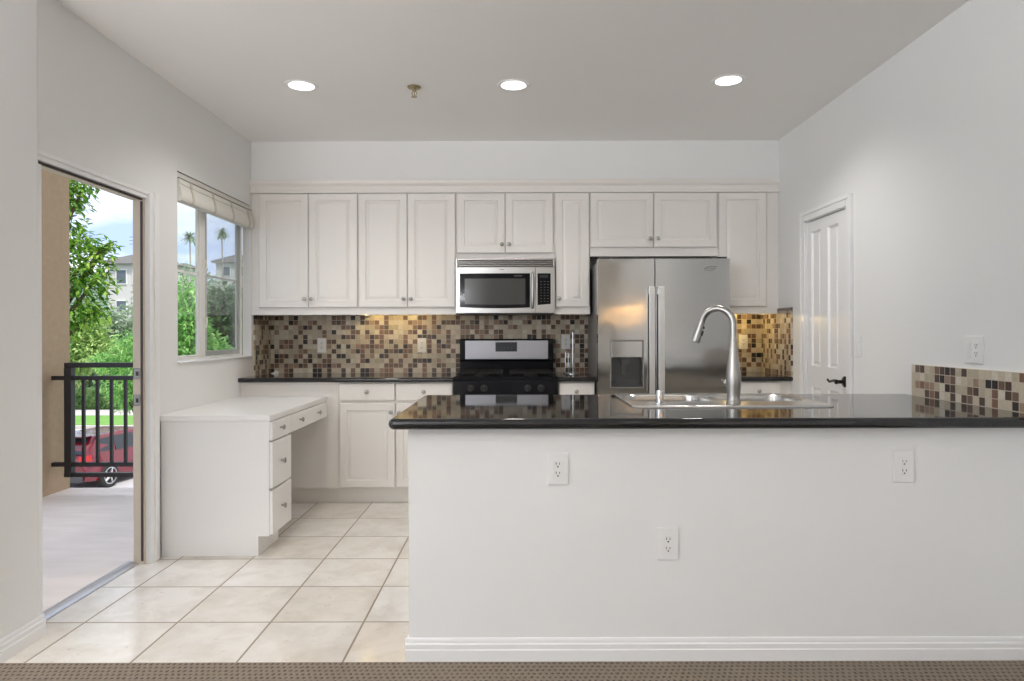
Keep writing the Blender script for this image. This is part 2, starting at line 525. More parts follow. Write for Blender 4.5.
def carpet_mat():
    m, n, l, b = new_mat('woven_taupe_carpet')
    tc = n.new('ShaderNodeTexCoord')
    sp = n.new('ShaderNodeSeparateXYZ')
    l.new(tc.outputs['Object'], sp.inputs[0])
    p = 0.021
    u = math_node(n, l, 'DIVIDE', sp.outputs[0], p)
    v = math_node(n, l, 'DIVIDE', sp.outputs[1], p * 1.2)
    row = math_node(n, l, 'MODULO', math_node(n, l, 'FLOOR', math_node(n, l, 'ADD', v, 1000.0)), 2.0)
    u2 = math_node(n, l, 'FRACT', math_node(n, l, 'ADD', math_node(n, l, 'ADD', u, 1000.0), math_node(n, l, 'MULTIPLY', row, 0.5)))
    v2 = math_node(n, l, 'FRACT', math_node(n, l, 'ADD', v, 1000.0))
    du = math_node(n, l, 'SUBTRACT', u2, 0.5)
    dv = math_node(n, l, 'SUBTRACT', v2, 0.5)
    d = math_node(n, l, 'SQRT', math_node(n, l, 'ADD', math_node(n, l, 'MULTIPLY', du, du), math_node(n, l, 'MULTIPLY', dv, dv)))
    no = n.new('ShaderNodeTexNoise')
    no.inputs['Scale'].default_value = 160; no.inputs['Detail'].default_value = 3
    l.new(tc.outputs['Object'], no.inputs['Vector'])
    dd = math_node(n, l, 'ADD', d, math_node(n, l, 'MULTIPLY', math_node(n, l, 'SUBTRACT', no.outputs['Fac'], 0.5), 0.75))
    r = n.new('ShaderNodeValToRGB')
    r.color_ramp.elements[0].position = 0.12; r.color_ramp.elements[0].color = (0.06, 0.045, 0.033, 1)
    r.color_ramp.elements[1].position = 0.34; r.color_ramp.elements[1].color = (0.215, 0.175, 0.13, 1)
    l.new(dd, r.inputs[0])
    l.new(r.outputs[0], b.inputs['Base Color'])
    b.inputs['Roughness'].default_value = 0.95
    bp = n.new('ShaderNodeBump'); bp.inputs['Strength'].default_value = 1.0; bp.inputs['Distance'].default_value = 0.006
    l.new(dd, bp.inputs['Height'])
    l.new(bp.outputs[0], b.inputs['Normal'])
    return m
M['carpet'] = carpet_mat()

def emission_mat(name, color, strength):
    m, n, l, b = new_mat(name)
    b.inputs['Base Color'].default_value = (*color, 1)
    b.inputs['Emission Color'].default_value = (*color, 1)
    b.inputs['Emission Strength'].default_value = strength
    return m
M['lens'] = emission_mat('lit_lens', (1.0, 0.97, 0.92), 2.2)
M['puck'] = emission_mat('lit_puck', (1.0, 0.80, 0.45), 3.0)

def glass_mat(name, tint, haze=0.0):
    m, n, l, b = new_mat(name)
    tr = n.new('ShaderNodeBsdfTransparent')
    tr.inputs['Color'].default_value = (*tint, 1)
    gl = n.new('ShaderNodeBsdfGlossy')
    gl.inputs['Roughness'].default_value = 0.02
    fr = n.new('ShaderNodeLayerWeight')
    k = math_node(n, l, 'ADD', math_node(n, l, 'MULTIPLY', math_node(n, l, 'POWER', fr.outputs['Facing'], 5.0), 0.9), 0.03)
    mx = n.new('ShaderNodeMixShader')
    l.new(k, mx.inputs[0]); l.new(tr.outputs[0], mx.inputs[1]); l.new(gl.outputs[0], mx.inputs[2])
    out = mx.outputs[0]
    if haze:
        df = n.new('ShaderNodeBsdfDiffuse')
        df.inputs['Color'].default_value = (0.35, 0.36, 0.36, 1)
        m2 = n.new('ShaderNodeMixShader')
        m2.inputs[0].default_value = haze
        l.new(out, m2.inputs[1]); l.new(df.outputs[0], m2.inputs[2])
        out = m2.outputs[0]
    l.new(out, n['Material Output'].inputs['Surface'])
    return m
M['glass'] = glass_mat('window_glass', (0.96, 0.98, 0.98))
M['screen_mesh'] = glass_mat('insect_screen_mesh', (0.93, 0.94, 0.94), 0.035)

# ------------------------------------------------------------------ room dimensions (metres)
XL, XR = -1.955, 1.945          # kitchen side walls
YB = 5.40                       # kitchen back wall
YC = 2.495                      # where tile meets carpet
CEIL = 2.63
XLIV, YLIV = -3.40, -4.20       # living room beyond the camera
XOUT = -2.115                   # outer face of the left wall

# ------------------------------------------------------------------ large structure
b = MB(); b.box(XL - 0.08, XR + 0.12, YC, YB + 0.12, -0.15, 0.0)
struct(b.build('floor', M['tile']), 'cream square stone tiles of the kitchen floor', 'floor')
b = MB(); b.box(XLIV - 0.12, XR + 0.12, YLIV - 0.12, YC, -0.15, 0.004)
struct(b.build('floor_carpet', M['carpet']), 'brown woven carpet in front of the peninsula wall', 'carpet')
b = MB(); b.box(XLIV - 0.2, XR + 0.2, YLIV - 0.2, 2.72, CEIL, CEIL + 0.3).box(XOUT, XR + 0.2, 2.72, YB + 0.2, CEIL, CEIL + 0.3)
struct(b.build('ceiling', M['ceiling']), 'smooth off-white kitchen ceiling', 'ceiling')
b = MB(); b.box(XOUT, XR + 0.12, YB, YB + 0.12, 0, CEIL)
struct(b.build('wall_back', M['wall']), 'white kitchen wall behind the cabinets', 'wall')
b = MB(); b.box(XL, XR, 5.03, YB, 2.34, CEIL)
struct(b.build('wall_soffit', M['wall']), 'white soffit above the upper cabinets', 'soffit')

# left wall: an inner skin with the real openings, an outer skin that steps back round the doorway
D0, D1, DH = 2.745, 3.583, 1.925       # doorway
W0, W1, WZ0, WZ1 = 3.93, 5.02, 1.04, 2.155  # window
XM = -2.018
b = MB()
rc = 0.03   # the end wall's free corner is rounded over
b.prism([(XM, 2.51), (-1.908, 2.51)] + [(-1.908 - rc + rc * math.cos(t * math.pi / 12), 2.738 - rc + rc * math.sin(t * math.pi / 12)) for t in range(7)] + [(XM, 2.738)], 'z', 0, CEIL)
b.box(XM, XL, 2.738, D0, 0, CEIL)
b.box(XM, XL, D0, D1, DH, CEIL)
b.box(XM, XL, D1, W0, 0, CEIL)
b.box(XM, XL, W0, W1, 0, WZ0).box(XM, XL, W0, W1, WZ1, CEIL)
b.box(XM, XL, W1, YB, 0, CEIL)
b.box(XOUT, XM, 2.51, 2.70, 0, CEIL)
b.box(XOUT, XM, 2.70, 3.86, 1.99, CEIL)
b.box(XOUT, XM, 3.86, W0, 0, CEIL)
b.box(XOUT, XM, W0, 5.32, 0, WZ0).box(XOUT, XM, W0, 5.32, WZ1, CEIL)
b.box(XOUT, XM, 5.32, YB, 0, CEIL)
struct(b.build('wall_left', M['wall']), 'white wall with the balcony doorway and the window', 'wall')
# living room shell behind the camera
b = MB(); b.box(XLIV - 0.12, XOUT, 2.51, 2.63, 0, CEIL)
struct(b.build('wall_return', M['wall']), 'white wall turning away at the left edge', 'wall')
b = MB()
b.box(XLIV - 0.12, XLIV, YLIV, -2.7, 0, CEIL).box(XLIV - 0.12, XLIV, 0.9, 2.51, 0, CEIL)
b.box(XLIV - 0.12, XLIV, -2.7, 0.9, 0, 0.4).box(XLIV - 0.12, XLIV, -2.7, 0.9, 2.4, CEIL)
struct(b.build('wall_living', M['wall']), 'white living room wall', 'wall')
b = MB()
b.box(XLIV - 0.12, -3.2, YLIV - 0.12, YLIV, 0, CEIL).box(-1.5, XR, YLIV - 0.12, YLIV, 0, CEIL)
b.box(-3.2, -1.5, YLIV - 0.12, YLIV, 0, 0.3).box(-3.2, -1.5, YLIV - 0.12, YLIV, 2.4, CEIL)
struct(b.build('wall_rear', M['wall']), 'white wall behind the camera', 'wall')
# right wall with the pantry doorway
P0, P1, PH = 3.975, 4.565, 1.955
b = MB()
b.box(XR, XR + 0.12, YLIV - 0.12, P0, 0, CEIL).box(XR, XR + 0.12, P1, YB, 0, CEIL).box(XR, XR + 0.12, P0, P1, PH, CEIL)
struct(b.build('wall_right', M['wall']), 'plain white wall on the right with the panelled door', 'wall')
# peninsula half wall
PX0, PY0, PY1 = -0.399, 2.515, 2.635
b = MB(); b.box(PX0, XR, PY0, PY1, 0, 0.860)
struct(b.build('wall_peninsula', M['wall']), 'white half wall under the dark countertop', 'wall')

# baseboards
def base_profile(y):   # (y, z), front toward -y
    return [(y, 0), (y - 0.014, 0), (y - 0.014, 0.042), (y - 0.011, 0.046), (y - 0.011, 0.062), (y - 0.007, 0.067), (y - 0.007, 0.078), (y - 0.003, 0.084), (y, 0.084)]
b = MB(); b.prism(base_profile(PY0), 'x', PX0 - 0.012, XR)
b.box(PX0 - 0.013, PX0, PY0 - 0.006, PY1, 0, 0.066).box(PX0 - 0.007, PX0, PY0 - 0.004, PY1, 0.066, 0.083)
struct(b.build('baseboard_peninsula', M['trim']), 'white stepped baseboard along the foot of the half wall', 'baseboard')
b = MB(FRAME_LEFT); b.prism(base_profile(1.908), 'x', 2.497, 2.740)
b.box(2.498, 2.51, 1.912, -XLIV, 0, 0.08)
struct(b.build('baseboard_left', M['trim']), 'white baseboard on the short wall before the doorway', 'baseboard')
b = MB(FRAME_RIGHT); b.prism(base_profile(XR), 'x', PY1 + 0.75, P0 - 0.06)
struct(b.build('baseboard_right', M['trim']), 'white baseboard on the right wall', 'baseboard')

# crown along the cabinet tops
b = MB()
b.prism([(5.029, 2.246), (5.012, 2.246), (5.012, 2.262), (5.018, 2.266), (5.018, 2.296), (5.004, 2.306), (4.996, 2.318), (4.996, 2.334), (5.029, 2.3385)], 'x', XL, XR)
b.prism([(5.029, 2.3385), (4.996, 2.334), (4.992, 2.340), (5.029, 2.346)], 'x', XL, XR)
struct(b.build('trim_crown', M['cabinet']), 'cream crown moulding along the tops of the upper cabinets', 'moulding')

# mosaic backsplashes
b = MB()
b.box(XL + 0.011, XR - 0.011, 5.389, YB, 0.898, 1.40)
b.box(XL, XL + 0.011, 5.065, YB, 0.898, 1.348)
b.box(XR - 0.011, XR, 4.775, YB, 0.898, 1.362)
struct(b.build('backsplash', M['mosaic'], origin=(-0.004, 0, 0.898)), 'brown and cream mosaic backsplash around the back counter', 'backsplash')
b = MB(); b.box(XR - 0.013, XR, 4.775, 5.03, 1.362, 1.386, 0.003)
struct(b.build('trim_backsplash', simple('brown_border_tile', (0.17, 0.125, 0.10), 0.3, vary=0.2, scale=25)), 'brown border strip on top of the mosaic by the panelled door', 'tile border')
b = MB(); b.box(XR - 0.011, XR, 2.40, 3.325, 0.9, 1.052)
struct(b.build('backsplash_peninsula', M['mosaic'], origin=(0, 0.013, 0.901)), 'low strip of mosaic tile on the wall at the end of the peninsula counter', 'backsplash')

# ------------------------------------------------------------------ doorway, window, pantry door
b = MB()
b.box(-2.008, XL + 0.0, D1 - 0.016, D1, 0.0, DH)                       # far jamb
b.box(XM, XL - 0.013, D0, D1 - 0.016, DH - 0.012, DH)
root = b.build('door_1', M['beige_jamb'])
struct(root, 'open balcony doorway with beige jamb', 'doorway')
b = MB(FRAME_LEFT)
cz = 0.082
def casing_strip(bb, u0, u1, z0, z1, depth=0.016):
    bb.box(u0, u1, -XL - depth, -XL, z0, z1, 0.003)
casing_strip(b, D1 - 0.002, D1 + 0.060, 0, DH + 0.030, 0.030)
b.box(D1 + 0.030, D1 + 0.075, -XL - 0.040, -XL + 0.001, 0, DH + 0.036, 0.004)
casing_strip(b, D0 + 0.001, D1 - 0.003, DH - 0.004, DH + 0.022)
b.box(D0, D0 + 0.065, -XL + 0.004, -XM, 0, DH - 0.014)
b.box(D0 + 0.002, D1 + 0.029, -XL - 0.022, -XL + 0.001, DH + 0.016, DH + 0.035, 0.003)
b.build('door_casing', M['trim'], root)
b = MB(); b.box(XL - 0.012, XL - 0.001, D1 - 0.022, D1 - 0.016, 0.02, DH - 0.02).box(XL - 0.012, XL - 0.001, D0 + 0.001, D1 - 0.022, DH - 0.014, DH - 0.006)
b.build('weatherstrip', M['weatherstrip'], root)
for z in (1.002, 0.862):
    b = MB(); b.box(XM + 0.010, XM + 0.046, D1 - 0.019, D1 - 0.016, z - 0.028, z + 0.028, 0.004)
    s = b.build('strike_plate', M['steel'], root)
    b = MB(); b.box(XM + 0.025, XM + 0.038, D1 - 0.0205, D1 - 0.018, z - 0.011, z + 0.011)
    b.build('latch_hole', M['slot'], s)
b = MB(); b.prism([(-2.050, 0.0), (-2.050, 0.010), (-2.035, 0.018), (-2.015, 0.018), (-2.005, 0.009), (-1.988, 0.006), (-1.985, 0.0)], 'y', D0 + 0.016, D1 - 0.016)
b.build('threshold', M['aluminium'], root)

# window: two casement lights, each with a horizontal bar
root = thing('window_1', 'white two-light window above the desk', 'window', (XL - 0.08, W0, WZ0))
struct(root)
XF0, XF1 = -2.046, -2.02
b = MB()
fw = 0.030
b.box(XF0, XF1, W0, W1, WZ0, WZ0 + 0.026, 0.004).box(XF0, XF1, W0, W1, WZ1 - 0.05, WZ1, 0.004)
b.box(XF0, XF1, W0, W0 + fw, WZ0 + 0.026, WZ1 - 0.05, 0.004).box(XF0, XF1, W1 - fw, W1, WZ0 + 0.026, WZ1 - 0.05, 0.004)
b.box(XF0, XF1, 4.345, 4.425, WZ0 + 0.026, WZ1 - 0.05, 0.004)
b.build('window_frame', M['window_vinyl'], root)
b = MB(); b.prism([(XL, WZ0 - 0.002), (XL + 0.012, WZ0 - 0.002), (XL + 0.014, WZ0 + 0.006), (XF1, WZ0 + 0.010), (XF1, WZ0 - 0.0)], 'y', W0, W1)
b.build('window_sill', M['trim'], root)
for (y0, y1, sw, sh) in ((W0 + fw, 4.345, 0.010, 0.012), (4.425, W1 - fw, 0.046, 0.034)):
    z0, z1 = WZ0 + 0.026, WZ1 - 0.05
    b = MB()
    b.box(-2.044, -2.030, y0, y1, z0, z0 + sh, 0.003).box(-2.044, -2.030, y0, y1, z1 - sh, z1, 0.003)
    b.box(-2.044, -2.030, y0, y0 + sw, z0 + sh, z1 - sh, 0.003).box(-2.044, -2.030, y1 - sw, y1, z0 + sh, z1 - sh, 0.003)
    b.box(-2.043, -2.033, y0 + sw, y1 - sw, 1.586, 1.598)
    s = b.build('sash', M['window_vinyl'], root)
    b = MB(); b.box(-2.040, -2.036, y0 + sw, y1 - sw, z0 + sh, z1 - sh)
    b.build('pane', M['glass'], s)
for z in (1.64, 1.27):
    b = MB(); b.box(-2.02, -2.012, 4.392, 4.410, z - 0.05, z + 0.05, 0.003).tube([(-2.008, 4.40, z - 0.02), (-2.0, 4.40, z + 0.01), (-2.002, 4.40, z + 0.045)], 0.006, 8)
    b.build('window_latch', M['window_vinyl'], root)
b = MB(); b.box(-2.028, -2.0245, 4.425, W1 - fw, WZ0 + 0.026, WZ1 - 0.05)
b.build('insect_screen', M['screen_mesh'], root)

# folded roman shade at the window head
root = thing('roman_shade', 'ivory fabric shade gathered up at the top of the window', 'window shade', (XL, W0, 1.98))
b = MB(); b.box(-2.01, XL - 0.004, W0 + 0.006, W1 - 0.006, 2.118, 2.150, 0.004)
b.build('headrail', M['headrail'], root)
b = MB()
prof = []
folds = [(2.112, -1.950), (2.100, -1.945), (2.082, -1.942), (2.078, -1.946), (2.060, -1.937), (2.045, -1.934), (2.025, -1.930), (2.008, -1.928), (1.990, -1.932), (1.981, -1.943)]
front = [(x, z) for z, x in folds]
back = [(x - 0.012 if i % 2 == 0 else x - 0.008, z) for i, (x, z) in enumerate(reversed(front))]
b.prism(front + [(-1.985, 1.984), (-1.99, 2.112)], 'y', W0 + 0.004, W1 - 0.004)
b.build('folded_fabric', M['fabric'], root, smooth=50)
for k, y in enumerate((4.07, 4.37, 4.65, 4.93)):
    b = MB()
    b.loft([[(x + 0.0015, y - 0.013, z), (x + 0.0015, y + 0.013, z), (x + 0.0045, y + 0.013, z), (x + 0.0045, y - 0.013, z)] for z, x in folds])
    b.build('support_tape', M['tape'], root)
b = MB(); b.box(-1.957, -1.947, W0 + 0.004, W1 - 0.004, 2.113, 2.118)
b.build('shade_rod', M['grey_plastic'], root)

# pantry door in the right wall
root = thing('door_2', 'white four-panel door with a dark lever, shut in the right wall', 'door', (XR, P0, 0))
struct(root)
b = MB(FRAME_RIGHT)
x_face = XR + 0.008
ST = [P0 + 0.012, P0 + 0.012 + 0.13, 4.255, 4.36, P1 - 0.07, P1 - 0.012]
# stiles and rails
b.box(P0 + 0.012, 4.118, x_face, x_face + 0.034, 0.008, PH - 0.014)
b.box(4.262, 4.362, x_face, x_face + 0.034, 0.008, PH - 0.014)
b.box(4.496, P1 - 0.012, x_face, x_face + 0.034, 0.008, PH - 0.014)
for (z0, z1) in ((0.008, 0.20), (0.85, 0.99), (1.872, PH - 0.014)):
    b.box(4.118, 4.262, x_face, x_face + 0.034, z0, z1)
    b.box(4.362, 4.496, x_face, x_face + 0.034, z0, z1)
b.build('door_slab', M['trim'], root)
for (u0, u1) in ((4.118, 4.262), (4.362, 4.496)):
    for (z0, z1) in ((0.20, 0.85), (0.99, 1.872)):
        b = MB(FRAME_RIGHT)
        def rr(i, y):
            return [(u0 + i, y, z0 + i), (u1 - i, y, z0 + i), (u1 - i, y, z1 - i), (u0 + i, y, z1 - i)]
        b.loft([rr(0, x_face + 0.030), rr(0, x_face + 0.002), rr(0.008, x_face + 0.014), rr(0.016, x_face + 0.014), rr(0.030, x_face + 0.004), rr(0.034, x_face + 0.004)])
        b.build('door_panel', M['trim'], root)
b = MB(FRAME_RIGHT)
b.box(P0 - 0.055, P0 + 0.006, XR - 0.015, XR - 0.0005, 0, PH + 0.055, 0.004)
b.box(P1 - 0.006, P1 + 0.055, XR - 0.015, XR - 0.0005, 0, PH + 0.055, 0.004)
b.box(P0 - 0.058, P0 - 0.034, XR - 0.021, XR - 0.0003, 0, PH + 0.0585, 0.004)
b.box(P1 + 0.034, P1 + 0.058, XR - 0.021, XR - 0.0003, 0, PH + 0.0585, 0.004)
b.box(P0 + 0.007, P1 - 0.007, XR - 0.0145, XR - 0.0005, PH - 0.006, PH + 0.052, 0.003)
b.box(P0 - 0.033, P1 + 0.033, XR - 0.0205, XR - 0.0003, PH + 0.034, PH + 0.058, 0.004)
b.build('door_casing', M['trim'], root)
b = MB(FRAME_RIGHT)
b.box(P0 + 0.0, P0 + 0.010, XR, XR + 0.10, 0, PH).box(P1 - 0.010, P1, XR, XR + 0.10, 0, PH).box(P0, P1, XR, XR + 0.10, PH - 0.010, PH)
b.box(P0 - 0.05, P1 + 0.05, XR + 0.10, XR + 0.118, 0, PH + 0.05)
b.build('door_frame', M['trim'], root)
yk, zk = 4.035, 0.915
b = MB()
b.lathe([(0.0, 0.0), (0.033, 0.0), (0.033, 0.005), (0.027, 0.011), (0.014, 0.014), (0.011, 0.018), (0.011, 0.045), (0.015, 0.05), (0.013, 0.06), (0.0, 0.064)], (XR + 0.008, yk, zk), (-1, 0, 0), 24, cap=False)
xl = XR + 0.008 - 0.052
b.tube([(xl, yk, zk), (xl, yk + 0.03, zk + 0.006), (xl, yk + 0.06, zk + 0.001), (xl, yk + 0.09, zk - 0.005), (xl, yk + 0.112, zk + 0.003), (xl, yk + 0.116, zk + 0.010)], [0.011, 0.0085, 0.0075, 0.007, 0.0065, 0.005], 12)
b.build('door_lever', M['bronze'], root)
for z in (1.68, 0.98, 0.28):
    b = MB(); b.cyl((XR - 0.002, P1 - 0.012, z - 0.045), (XR - 0.002, P1 - 0.012, z + 0.045), 0.006, seg=10)
    b.build('door_hinge', M['trim'], root)

# ------------------------------------------------------------------ upper cabinets
YU = 5.03
def knob(parent, x, y, z, axis=(0, -1, 0), s=1.0):
    bb = MB()
    bb.lathe([(0.0, 0.0), (0.006 * s, 0.0), (0.005 * s, 0.010 * s), (0.0055 * s, 0.013 * s), (0.0135 * s, 0.017 * s), (0.015 * s, 0.021 * s), (0.0135 * s, 0.025 * s), (0.007 * s, 0.028 * s), (0.0, 0.0285 * s)], (x, y, z), axis, 18, cap=False)
    return bb.build('knob', M['chrome'], parent)

def upper_cabinet(label, x0, x1, z0, zd, doors, knobs, depth_back=5.388):
    root = thing('upper_cabinet', label, 'cabinet', (x0, YU, z0), 'upper cabinets')
    bb = MB()
    bb.box(x0, x1, YU, depth_back, z0 + 0.03, 2.245)
    bb.box(x0, x1, YU, YU + 0.02, z0, z0 + 0.03)
    bb.box(x0, x0 + 0.016, YU + 0.02, depth_back, z0, z0 + 0.03).box(x1 - 0.016, x1, YU + 0.02, depth_back, z0, z0 + 0.03)
    bb.build('cabinet_body', M['cabinet'], root)
    for (a, c), kx in zip(doors, knobs):
        bb = MB(); bb.panel(a, c, zd, 2.241, YU - 0.001, 0.02, margin=0.052)
        d = bb.build('door', M['cabinet'], root)
        if kx is not None:
            knob(d, kx, YU - 0.021, zd + 0.062)
    return root

Zb, Zd = 1.348, 1.402
upper_cabinet('tall upper cabinet with two doors next to the window', -1.90, -1.164, Zb, Zd, [(-1.893, -1.531), (-1.527, -1.168)], [-1.555, -1.503])
upper_cabinet('tall upper cabinet with two doors just left of the microwave', -1.163, -0.4405, Zb, Zd, [(-1.159, -0.801), (-0.797, -0.446)], [-0.826, -0.772])
upper_cabinet('short upper cabinet with two doors directly above the microwave', -0.4395, 0.2855, 1.76, 1.80, [(-0.432, -0.079), (-0.075, 0.276)], [-0.103, -0.050])
upper_cabinet('narrow single-door upper cabinet between the microwave and the refrigerator', 0.2865, 0.5475, Zb, Zd, [(0.293, 0.541)], [0.318])
upper_cabinet('wide short upper cabinet above the refrigerator', 0.5485, 1.4905, 1.775, 1.84, [(0.552, 1.014), (1.019, 1.484)], [0.988, 1.044])
upper_cabinet('single-door upper cabinet to the right of the refrigerator', 1.4915, XR - 0.001, Zb, Zd, [(1.499, 1.848)], [1.526])
b = MB(); b.box(XL, -1.9005, YU + 0.002, YU + 0.02, Zb, 2.245)
tag(b.build('cabinet_filler', M['cabinet'], origin=(XL, YU, Zb)), 'thin cream filler strip between the window wall and the first upper cabinet', 'cabinet filler')

# under-cabinet puck lights
def puck_light(x, label, power=1.1):
    root = thing('puck_light', label, 'light', (x, 5.20, Zb + 0.03), 'under-cabinet lights')
    bb = MB(); bb.lathe([(0.0, 0.0), (0.034, 0.0), (0.034, -0.010), (0.029, -0.014), (0.027, -0.012)], (x, 5.20, Zb + 0.030), (0, 0, 1), 20)
    bb.build('housing', M['steel_light'], root)
    bb = MB(); bb.lathe([(0.0, -0.0125), (0.026, -0.0125), (0.026, -0.0155), (0.0, -0.017)], (x, 5.20, Zb + 0.030), (0, 0, 1), 20, cap=False)
    bb.build('lens', M['puck'], root)
    d = bpy.data.lights.new('puck_glow', 'POINT'); d.energy = power; d.color = (1.0, 0.70, 0.26); d.shadow_soft_size = 0.004
    o = bpy.data.objects.new('puck_glow', d); o.location = (x, 5.20, Zb + 0.009); COL.objects.link(o)
puck_light(-1.13, 'lit puck light under the tall cabinets, the one nearer the window')
puck_light(-0.83, 'lit puck light under the tall cabinets, the one nearer the microwave')
puck_light(1.66, 'lit puck light under the cabinet right of the refrigerator', 2.6)

# ------------------------------------------------------------------ base cabinets
YF = 4.82
def base_cabinet(label, x0, x1, fronts, panel=False):
    root = thing('base_cabinet', label, 'cabinet', (x0, YF, 0), 'base cabinets on the back wall')
    bb = MB()
    bb.box(x0, x1, YF, 5.388, 0.112, 0.865)
    bb.box(x0, x1, 4.875, 5.388, 0.0, 0.112)
    bb.build('cabinet_body', M['cabinet'], root)
    for kind, a, c, z0, z1, kx, kz in fronts:
        bb = MB()
        if kind == 'door':
            bb.panel(a, c, z0, z1, YF - 0.001, 0.02, margin=0.050)
        else:
            bb.box(a, c, YF - 0.021, YF - 0.001, z0, z1, 0.004)
        d = bb.build(kind, M['cabinet'], root)
        if kx is not None:
            knob(d, kx, YF - 0.021, kz)
    return root

base_cabinet('blank white cabinet panel behind the desk', XL + 0.001, -1.2605, [])
base_cabinet('two-door base cabinet with drawers left of the stove', -1.2595, -0.4435,
             [('drawer', -1.246, -0.858, 0.737, 0.856, -1.052, 0.797), ('drawer', -0.850, -0.450, 0.737, 0.856, -0.650, 0.797),
              ('door', -1.246, -0.858, 0.122, 0.717, -0.882, 0.655), ('door', -0.850, -0.450, 0.122, 0.717, -0.824, 0.650)])
base_cabinet('narrow base cabinet squeezed between the stove and the refrigerator', 0.2955, 0.5585,
             [('drawer', 0.305, 0.550, 0.737, 0.856, 0.425, 0.797), ('door', 0.305, 0.550, 0.122, 0.717, 0.33, 0.655)])
base_cabinet('base cabinet in the corner right of the refrigerator', 1.4895, XR - 0.001,
             [('drawer', 1.50, 1.87, 0.737, 0.856, 1.710, 0.797), ('door', 1.50, 1.87, 0.122, 0.717, 1.53, 0.655)])

# granite counters on the back wall
def slab(bb, x0, x1, y0, y1, z0, z1, front=True, left=False):
    r = (z1 - z0) / 2
    prof = [(y1, z0), (y0 + r, z0)] + [(y0 + r - r * math.sin(t * math.pi / 8), z0 + r - r * math.cos(t * math.pi / 8)) for t in range(1, 8)] + [(y0 + r, z1), (y1, z1)]
    bb.prism(prof, 'x', x0, x1)
for lab, x0, x1, y0 in (('long black granite countertop left of the stove', XL, -0.4425, 4.775),
                        ('short black granite countertop between stove and refrigerator', 0.2945, 0.5595, 4.775),
                        ('black granite countertop in the corner right of the refrigerator', 1.4885, XR, 4.775)):
    b = MB(); slab(b, x0, x1, y0, 5.388, 0.866, 0.898)
    tag(b.build('countertop', M['granite'], origin=(x0, y0, 0.866)), lab, 'countertop', 'granite countertops')

# ------------------------------------------------------------------ peninsula counter with a cut-out for the sink
b = MB()
cx0, cx1, cy0, cy1, cz0, cz1 = -0.466, XR, 2.45, 3.43, 0.860, 0.900
r = (cz1 - cz0) / 2
def outline(inset):
    """counter outline, front-left and back-left corners eased, right end against the wall"""
    R = 0.03
    x0, y0, y1 = cx0 + inset, cy0 + inset, cy1 - inset
    RR = max(R - inset, 0.008)
    pts = [(cx1, y0)]
    for k in range(5):
        t = math.pi / 2 * k / 4
        pts.append((x0 + RR - RR * math.sin(t), y0 + RR - RR * math.cos(t)))
    for k in range(5):
        t = math.pi / 2 * k / 4
        pts.append((x0 + RR - RR * math.cos(t), y1 - RR + RR * math.sin(t)))
    pts.append((cx1, y1))
    return pts
rings = []
for k in range(9):
    t = math.pi * k / 8
    rings.append([(x, y, cz0 + r - r * math.cos(t)) for x, y in outline(r - r * math.sin(t))])
vr = [[b.v(p) for p in rg] for rg in rings]
for a, c in zip(vr[:-1], vr[1:]):
    for i in range(len(a)):
        j = (i + 1) % len(a)
        b.f([a[i], a[j], c[j], c[i]])
hx0, hx1, hy0, hy1 = 0.497, 1.313, 2.827, 3.353
hole = [[b.v((x, y, z)) for x, y in ((hx0, hy0), (hx1, hy0), (hx1, hy1), (hx0, hy1))] for z in (cz0, cz1)]
for i in range(4):
    j = (i + 1) % 4
    b.f([hole[0][i], hole[0][j], hole[1][j], hole[1][i]])
for ring, hl in ((vr[0], hole[0]), (vr[-1], hole[1])):
    es = []
    for vs in (ring, hl):
        for i in range(len(vs)):
            e = b.bm.edges.get((vs[i], vs[(i + 1) % len(vs)]))
            es.append(e)
    bmesh.ops.triangle_fill(b.bm, use_beauty=True, use_dissolve=False, edges=es)
tag(b.build('countertop', M['granite'], origin=(cx0, cy0, cz0)), 'wide black granite peninsula countertop with rounded edge, holding the sink', 'countertop', 'granite countertops')

# cabinets on the kitchen side of the peninsula
root = thing('peninsula_cabinet', 'white cabinet backing the half wall below the sink counter', 'cabinet', (PX0, PY1, 0))
b = MB()
ky = 3.36
b.box(PX0, PX0 + 0.018, PY1 + 0.001, ky, 0.0, 0.859)
b.box(XR - 0.02, XR - 0.002, PY1 + 0.001, ky, 0.0, 0.859)
b.box(PX0 + 0.018, XR - 0.02, PY1 + 0.001, PY1 + 0.013, 0.10, 0.859)
b.box(PX0 + 0.018, XR - 0.02, PY1 + 0.013, ky, 0.10, 0.118)
b.box(PX0 + 0.018, XR - 0.02, ky - 0.075, ky - 0.06, 0.0, 0.10)
b.box(PX0 + 0.018, XR - 0.02, ky - 0.018, ky, 0.84, 0.859)
b.build('carcass', M['cabinet'], root)
FB = Matrix(((-1, 0, 0, 0), (0, -1, 0, 0), (0, 0, 1, 0), (0, 0, 0, 1)))
xs = [PX0 + 0.02, 0.06, 0.50, 0.92, 1.33, XR - 0.03]
for a, c in zip(xs[:-1], xs[1:]):
    bb = MB(FB); bb.panel(-c + 0.004, -a - 0.004, 0.125, 0.70, -ky, 0.02, margin=0.05)
    d = bb.build('door', M['cabinet'], root)
    knob(d, a + 0.04, ky + 0.02, 0.64, (0, 1, 0))
    bb = MB(FB); bb.box(-c + 0.004, -a - 0.004, -ky - 0.02, -ky, 0.72, 0.836, 0.004)
    d = bb.build('drawer_front', M['cabinet'], root)
    knob(d, (a + c) / 2, ky + 0.02, 0.78, (0, 1, 0))

